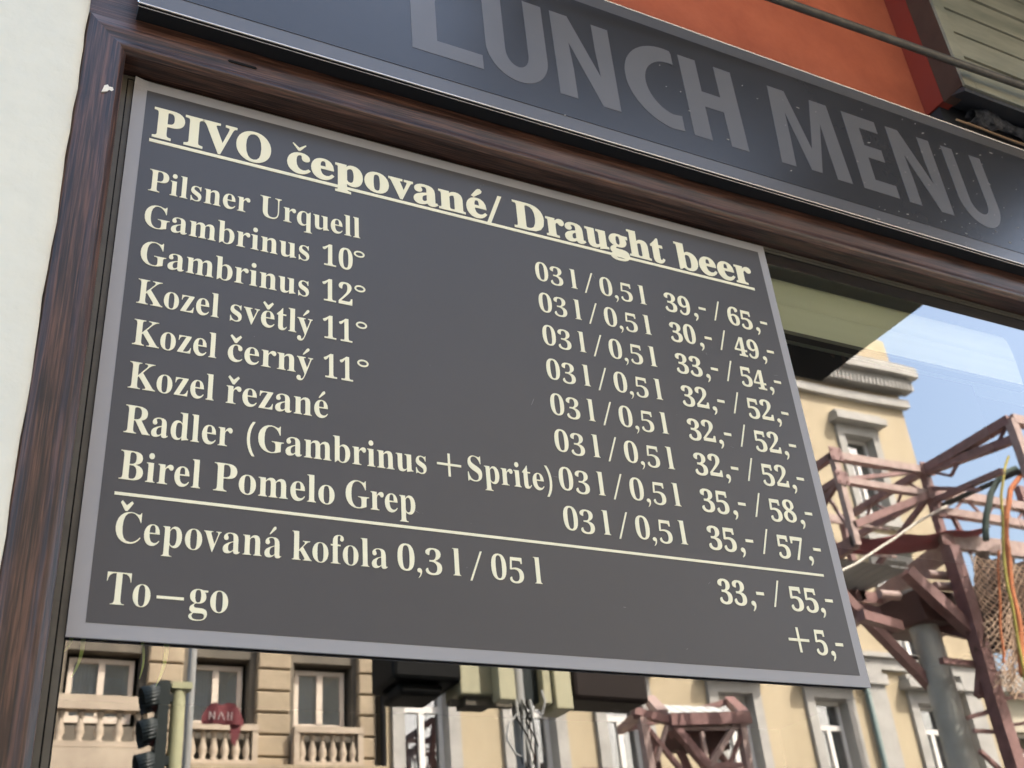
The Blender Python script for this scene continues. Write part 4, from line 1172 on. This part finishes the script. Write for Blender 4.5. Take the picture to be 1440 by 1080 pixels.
# ---- red flag with letters hanging on the balustrade
fl = thing("red_banner", "small red cloth banner with pale letters hanging at the sandstone window", "banner", (3.0, D - 1.2, 3.0))
mb = MB()
vs = []
n = 12
top = [(0.0, 0.10), (0.15, 0.30), (0.3, 0.34), (0.45, 0.28), (0.6, 0.36), (0.8, 0.30), (1.0, 0.05)]
def prof(u):
    for (a, b), (c, d) in zip(top, top[1:]):
        if a <= u <= c: return b + (d - b) * (u - a) / (c - a)
    return 0
for i in range(n + 1):
    u = i / n
    vs += [(3.10 + 0.56 * u, D - 1.2 + 0.03 * math.sin(u * 14), 3.50), (3.10 + 0.56 * u, D - 1.2 + 0.03 * math.sin(u * 14), 3.52 + prof(u) * 0.8)]
mb.mesh(vs, [(2 * i, 2 * i + 2, 2 * i + 3, 2 * i + 1) for i in range(n)], True)
mb.poly([(3.47, D - 1.19, 3.52), (3.50, D - 1.19, 3.28), (3.55, D - 1.19, 3.22), (3.60, D - 1.19, 3.36), (3.63, D - 1.19, 3.52)])
build("cloth", mb, red_cloth, fl)
mb = MB()
GLY = {'N': 0, 'A': 1}
def stroke(m, pts, w):
    for (a, b), (c, d) in zip(pts, pts[1:]):
        m.bar((a, D - 1.245, b), (c, D - 1.245, d), w, 0.01)
x = 3.19
for seq in ([(0, 0), (0, .14), (.08, 0), (.08, .14)], [(0, 0), (.05, .14), (.10, 0)], [(0, 0), (0, .14)], [(0, 0), (0, .14)]):
    stroke(mb, [(x + a * 0.8, 3.55 + b * 0.75) for a, b in seq], 0.018)
    x += max(a for a, b in seq) * 0.8 + 0.048
build("lettering", mb, mat("pale_print", (0.30, 0.26, 0.25), 0.6), fl)

# ---- large red lattice platform on a concrete column
tp = thing("lattice_platform", "large oxide-red steel lattice platform with railings, mirrored at the right of the board", "steel platform", (11.0, 8.6, -2.0))
def member(name, p, q, w, m=truss_m, h=None):
    b = MB(); b.bar(p, q, w, h)
    return build(name, b, m, tp)
zt, zm, zd = 5.55, 5.22, 4.45
xa, xb = 9.42, 10.94
member("rail", (xa, 8.0, zt), (xb, 8.0, zt), 0.10, truss_lit)
member("rail", (xa, 8.0, zt), (xa, 9.6, zt), 0.09)
member("rail", (xa, 9.6, zt), (xb, 9.6, zt), 0.09, truss_lit)
member("rail", (xb, 8.0, zt), (xb, 9.6, zt), 0.09)
member("rail", (xa, 8.0, zm), (xb, 8.0, zm), 0.085, truss_lit)
member("rail", (xa, 8.0, zm), (xa, 9.6, zm), 0.08)
member("rail", (xb, 8.0, zm), (xb, 9.6, zm), 0.08)
for x, y in ((xa, 8.0), (xb, 8.0), (xa, 9.6), (xb, 9.6), (10.18, 9.6), (xa, 8.8)):
    member("post", (x, y, zd - 0.1), (x, y, zt + 0.03), 0.09, truss_lit if (x, y) == (xa, 8.0) else truss_m)
member("brace", (xa, 8.0, zm), (xb, 8.0, zt), 0.05)
member("brace", (xa, 8.0, 4.6), (xb, 8.0, zm), 0.09)
member("brace", (xa, 9.6, 4.5), (xb, 9.6, zm), 0.06)
member("brace", (xa, 8.0, zm), (xa, 9.6, 4.5), 0.06)
member("brace", (xb, 9.6, 4.5), (xb, 8.0, zm), 0.06)
for x in (9.75, 10.1, 10.5):
    member("post", (x, 9.6, zd), (x, 9.6, zt), 0.05)
# near wing of the platform
yn = 6.55
member("rail", (xb, 8.0, zt), (xb, yn, zt), 0.12)
member("rail", (xb, 8.0, zt - 0.02), (xb + 0.02, yn, 5.30), 0.10)
member("rail", (xb, yn, zt), (12.6, yn, zt), 0.12, truss_lit)
member("rail", (xb, yn, 5.25), (12.6, yn, 5.25), 0.08)
member("post", (xb, yn, 4.2), (xb, yn, zt), 0.11, truss_lit)
member("post", (12.6, yn, 3.9), (12.6, yn, zt), 0.11)
member("rail", (xb, 8.0, 5.24), (12.7, 8.0, 5.24), 0.11, truss_lit)
member("rail", (xb, 8.0, 4.98), (12.7, 8.0, 4.98), 0.10, truss_lit)
member("brace", (xb, 8.0, 5.02), (12.2, 6.9, 5.45), 0.05, black_m)
member("brace", (xb, 7.3, 4.95), (xb, 8.0, 5.30), 0.05)
member("rail", (xb, 8.0, zm - 0.1), (xb, 6.9, zm - 0.2), 0.07)
member("post", (12.7, 8.0, zd), (12.7, 8.0, zt), 0.10)
member("post", (11.35, 8.0, zd), (11.20, 8.0, 5.0), 0.05)
# finer lattice between the rails, with gusset plates at the nodes
for k in range(6):
    x = xa + 0.253 * k
    member("brace", (x, 9.6, zm if k % 2 else zd), (x + 0.253, 9.6, zd if k % 2 else zm), 0.035)
for k in range(5):
    y = 8.0 + 0.32 * k
    member("brace", (xa, y, zm if k % 2 else zd), (xa, y + 0.32, zd if k % 2 else zm), 0.035)
    member("brace", (xb, y, zt if k % 2 else zm), (xb, y + 0.32, zm if k % 2 else zt), 0.03)
for k in range(3):
    member("rail", (xa, 9.6 if k == 1 else 8.8, 4.65 + 0.2 * k), (xb, 9.6 if k == 1 else 8.8, 4.68 + 0.2 * k), 0.035, truss_lit)
for k in range(4):
    member("brace", (xb, 8.0 - 0.36 * k, 5.30 if k % 2 else zt), (xb, 7.64 - 0.36 * k, zt if k % 2 else 5.30), 0.035)
for k in range(6):
    member("brace", (xb + 0.29 * k, 8.0, 4.98 if k % 2 else 5.24), (xb + 0.29 * (k + 1), 8.0, 5.24 if k % 2 else 4.98), 0.03)
for x, z in ((xa, zt), (xb, zt), (xa, zm), (xb, zm), (xb, 4.6), (10.86, 3.42), (xb, 4.98)):
    b = MB(); b.box(x - 0.10, x + 0.10, 7.935, 7.948, z - 0.09, z + 0.09)
    for u, v in ((-0.06, -0.05), (0.06, -0.05), (-0.06, 0.05), (0.06, 0.05)):
        b.tube([(x + u, 7.936, z + v), (x + u, 7.918, z + v)], 0.013, 6)
    build("gusset_plate", b, truss_m, tp)
# deck beams
member("deck_beam", (11.03, 8.0, 4.52), (11.75, 11.4, 4.40), 0.09, truss_lit, 0.24)
member("deck_beam", (11.03, 8.0, 4.58), (14.2, 7.9, 4.58), 0.09, truss_lit, 0.20)
member("deck_beam", (9.42, 8.0, 4.40), (9.42, 9.6, 4.40), 0.09, truss_m, 0.16)
member("deck_beam", (9.42, 9.6, 4.40), (11.3, 9.6, 4.40), 0.09, truss_m, 0.16)
mb = MB()
for k in range(9):
    x = 9.5 + 0.17 * k
    mb.box(x, x + 0.145, 8.7, 9.6, 4.48, 4.505)
build("deck_plate", mb, mat("grey_deck_plate", (0.25, 0.25, 0.24), 0.6), tp)
# under-structure
for p, q, w in (((10.16, 8.0, 4.10), (10.86, 7.95, 3.40), 0.14), ((9.45, 8.5, 3.95), (10.52, 8.42, 2.80), 0.12),
                ((10.88, 7.9, 4.45), (10.88, 7.9, -2.0), 0.16), ((9.3, 8.1, 3.50), (10.0, 8.2, 3.46), 0.12), ((10.2, 9.0, 4.0), (11.0, 8.1, 3.4), 0.10),
                ((10.75, 8.0, 2.62), (11.04, 8.0, 3.2), 0.08), ((10.45, 8.0, 2.36), (11.06, 8.0, 2.50), 0.05), ((10.5, 8.0, 2.22), (11.06, 8.0, 2.22), 0.04),
                ((10.5, 8.0, 2.0), (11.08, 8.0, 1.5), 0.045), ((10.3, 8.0, 3.02), (11.02, 8.0, 3.0), 0.07)):
    member("brace", p, q, w)
for k in range(7):
    member("rung", (11.08, 8.0, 2.9 - 0.30 * k), (11.55, 7.9, 2.95 - 0.30 * k), 0.035)
mb = MB(); mb.box(10.35, 11.15, 8.1, 8.9, 3.55, 3.95)
build("winch_box", mb, mat("dark_oxide_steel", (0.11, 0.05, 0.04), 0.6, var=0.4, vscale=5), tp, 0.02)
for x, z in ((10.55, 4.12), (10.62, 3.98), (9.65, 3.78)):
    mb = MB(); mb.tube([(x, 8.05, z), (x + 0.32, 8.05, z + 0.01)], 0.055, 10)
    build("roller", mb, truss_lit, tp)
cc = thing("concrete_column", "thick grey concrete column under the red lattice platform", "column", (10.0, 8.35, -2.0))
mb = MB(); mb.tube([(10.575, 8.35, -2.0), (10.565, 8.35, 4.0)], 0.175, 24)
build("shaft", mb, concrete_m, cc)
# tarpaulin on the deck
tb = MB()
vs = []
n = 16
for i in range(n + 1):
    u = i / n
    x, y = 9.6 + 1.9 * u, 8.3 - 0.6 * u
    vs += [(x, y, 4.56 + 0.14 * u + 0.02 * math.sin(u * 20)), (x, y + 0.5, 4.66 + 0.14 * u + 0.06 * math.sin(u * 7)), (x + 0.05, y + 0.35, 4.55 + 0.14 * u - 0.10 * math.sin(math.pi * u))]
tb.mesh(vs, [f for i in range(n) for f in ((3 * i, 3 * i + 3, 3 * i + 4, 3 * i + 1), (3 * i, 3 * i + 2, 3 * i + 5, 3 * i + 3))], True)
tag(build("tarpaulin", tb, tarp_m), "dark red tarpaulin slung across the lattice platform", "tarpaulin")
# sagging white rope
rp = MB()
rp.tube([(8.93, 7.9, 3.93), (9.25, 7.9, 4.07), (9.58, 7.9, 4.25), (10.0, 7.9, 4.47), (10.43, 7.9, 4.72), (10.85, 7.9, 4.93), (11.25, 7.9, 5.12)], 0.018, 6)
tag(build("white_rope", rp, mat("off_white_rope", (0.60, 0.56, 0.48), 0.8)), "sagging off-white rope in front of the lattice platform", "rope")
# netting with coloured ropes
nt_ = MB()
def net_pt(u, v):
    a, b, c, d = (10.84, 4.24), (12.61, 4.25), (10.55, 2.60), (12.2, 2.33)
    x = (a[0] * (1 - u) + b[0] * u) * (1 - v) + (c[0] * (1 - u) + d[0] * u) * v + (0.35 * v * (1 - v)) * (1 - u)
    z = (a[1] * (1 - u) + b[1] * u) * (1 - v) + (c[1] * (1 - u) + d[1] * u) * v
    return (x + 0.03 * math.sin(v * 17 + u * 9), 7.62 + 0.07 * math.sin(u * 16 + v * 4), z + 0.03 * math.sin(u * 21 + v * 6))
NU, NV = 22, 38
knots = {}
for j in range(NV + 1):
    for i in range(NU + 1):
        p = net_pt((i + 0.5 * (j % 2)) / NU, j / NV)
        knots[i, j] = (p[0] + random.uniform(-0.012, 0.012), p[1] + random.uniform(-0.01, 0.01), p[2] + random.uniform(-0.012, 0.012))
for j in range(NV):
    for i in range(NU + 1):
        for di in ((0, -1) if j % 2 == 0 else (0, 1)):
            if 0 <= i + di <= NU:
                nt_.bar(knots[i, j], knots[i + di, j + 1], 0.012)
tag(build("netting", nt_, net_m), "tan rope netting hanging from the lattice platform", "netting", kind="stuff")
cl = MB()
vs, fs, n = [], [], 24
for j in range(5):
    for i in range(n + 1):
        u = i / n
        vs.append((11.25 + 1.5 * u - 0.12 * j, 7.86 + 0.06 * math.sin(i * 1.7 + j * 0.6), 4.40 - 0.32 * j + 0.04 * math.sin(i * 0.9)))
for j in range(4):
    for i in range(n):
        a = j * (n + 1) + i
        fs.append((a, a + 1, a + n + 2, a + n + 1))
cl.mesh(vs, fs, True)
tag(build("brown_sheet", cl, mat("rust_brown_sheet", (0.075, 0.04, 0.025), 0.9, var=0.5, vscale=6)), "rust-brown sheet bundled behind the rope netting", "sheet")
def rope_path(pts, y, r, name, m, lab):
    b = MB()
    q = []
    for (x0, z0), (x1, z1) in zip(pts, pts[1:]):
        for k in range(4):
            q.append((x0 + (x1 - x0) * k / 4, y + 0.01 * math.sin(len(q)), z0 + (z1 - z0) * k / 4))
    q.append((pts[-1][0], y, pts[-1][1]))
    b.tube(q, r, 8)
    tag(build(name, b, m), lab, "rope")
rope_path([(12.3, 5.50), (11.91, 5.34), (11.55, 5.04), (11.32, 4.71), (11.14, 4.31), (10.98, 3.76), (10.87, 3.23), (10.67, 2.65)], 7.3, 0.036, "orange_rope", orange_m, "thick orange rope bundle curving down through the netting")
rope_path([(11.66, 5.50), (11.43, 5.22), (11.26, 4.9), (11.02, 4.31), (10.83, 3.66), (10.72, 3.06), (10.61, 2.57)], 7.25, 0.018, "yellow_rope", yellow_m, "yellow-green rope hanging left beside the thick orange rope")
rope_path([(11.93, 5.44), (11.57, 5.29), (11.28, 5.0), (11.06, 4.69), (10.92, 4.35)], 7.4, 0.040, "dark_rope", green_m, "dark green rope bundle behind the yellow-green rope")
rope_path([(11.02, 4.2), (10.80, 3.7), (10.62, 3.2), (10.50, 2.8)], 7.35, 0.015, "orange_rope", orange_m, "thin orange rope inside the netting, left of the yellow-green rope")
rope_path([(11.6, 4.2), (11.40, 3.7), (11.22, 3.2), (11.0, 2.6)], 7.35, 0.018, "orange_rope", orange_m, "thin orange rope at the right edge of the netting")

# ---- smaller lattice head further left
tp = thing("lattice_tower", "smaller oxide-red lattice tower head, mirrored just under the board", "steel tower", (9.0, 11.0, -2.0))
for p, q, w, m in (((7.95, 11.0, 3.13), (8.46, 11.0, 3.03), 0.10, truss_m), ((8.0, 11.0, 3.08), (8.75, 12.6, 3.30), 0.10, truss_m), ((8.46, 11.0, 3.03), (9.75, 11.0, 3.10), 0.16, truss_m),
                   ((9.72, 11.0, 3.12), (10.6, 12.4, 3.75), 0.13, truss_m), ((8.40, 11.0, 3.10), (9.2, 12.4, 3.70), 0.14, truss_lit), ((8.06, 11.0, 3.05), (8.30, 11.0, -2.0), 0.10, truss_lit),
                   ((8.50, 11.0, 3.0), (8.95, 11.0, 2.45), 0.11, truss_m), ((9.62, 11.0, 3.05), (9.45, 11.0, -2.0), 0.10, truss_lit), ((9.50, 11.0, 3.0), (8.95, 11.0, 2.42), 0.075, truss_lit),
                   ((9.35, 11.2, 3.0), (9.15, 11.2, 2.45), 0.07, truss_m), ((8.95, 11.0, 2.45), (9.5, 11.0, 2.47), 0.07, truss_m), ((8.95, 11.0, 2.45), (8.95, 11.0, -2.0), 0.09, truss_m),
                   ((8.7, 11.3, 3.0), (8.9, 11.3, 2.4), 0.08, truss_m), ((9.2, 11.3, 3.0), (9.6, 11.3, 2.4), 0.07, truss_m), ((8.75, 12.6, 3.30), (10.5, 12.4, 3.72), 0.08, truss_m),
                   ((8.10, 11.0, 2.95), (8.55, 11.0, 2.40), 0.06, truss_m), ((8.45, 11.0, 3.0), (8.20, 11.0, 2.5), 0.05, truss_lit), ((8.6, 11.6, 3.0), (8.75, 11.6, -2.0), 0.08, truss_m),
                   ((9.75, 11.0, 3.10), (10.0, 11.9, 3.35), 0.06, truss_m), ((8.46, 11.0, 2.93), (9.62, 11.0, 2.96), 0.05, truss_lit), ((8.95, 11.0, 2.9), (8.95, 11.0, 2.45), 0.05, truss_lit),
                   ((9.60, 11.0, 2.9), (9.30, 11.0, 2.46), 0.05, truss_m), ((8.2, 11.0, 3.10), (8.95, 12.5, 3.55), 0.05, truss_lit)):
    member("brace", p, q, w, m)
mb = MB()
for k in range(6):
    mb.poly([(8.55 + 0.2 * k, 11.1, 3.13), (8.72 + 0.2 * k, 11.1, 3.13), (9.22 + 0.2 * k, 12.3, 3.62), (9.05 + 0.2 * k, 12.3, 3.62)])
build("grating", mb, mat("pale_grating", (0.50, 0.55, 0.54), 0.4), tp)
mb = MB(); mb.box(7.35, 9.9, 11.4, 11.55, 2.42, 2.50)
build("lower_beam", mb, truss_m, tp)
mb = MB(); mb.box(8.7, 9.5, 11.15, 11.5, 2.72, 2.98)
build("winch_box", mb, MATS["dark_oxide_steel"], tp, 0.02)
MIRROR = False
for o in bpy.data.objects:
    if '_w' in o: del o['_w']
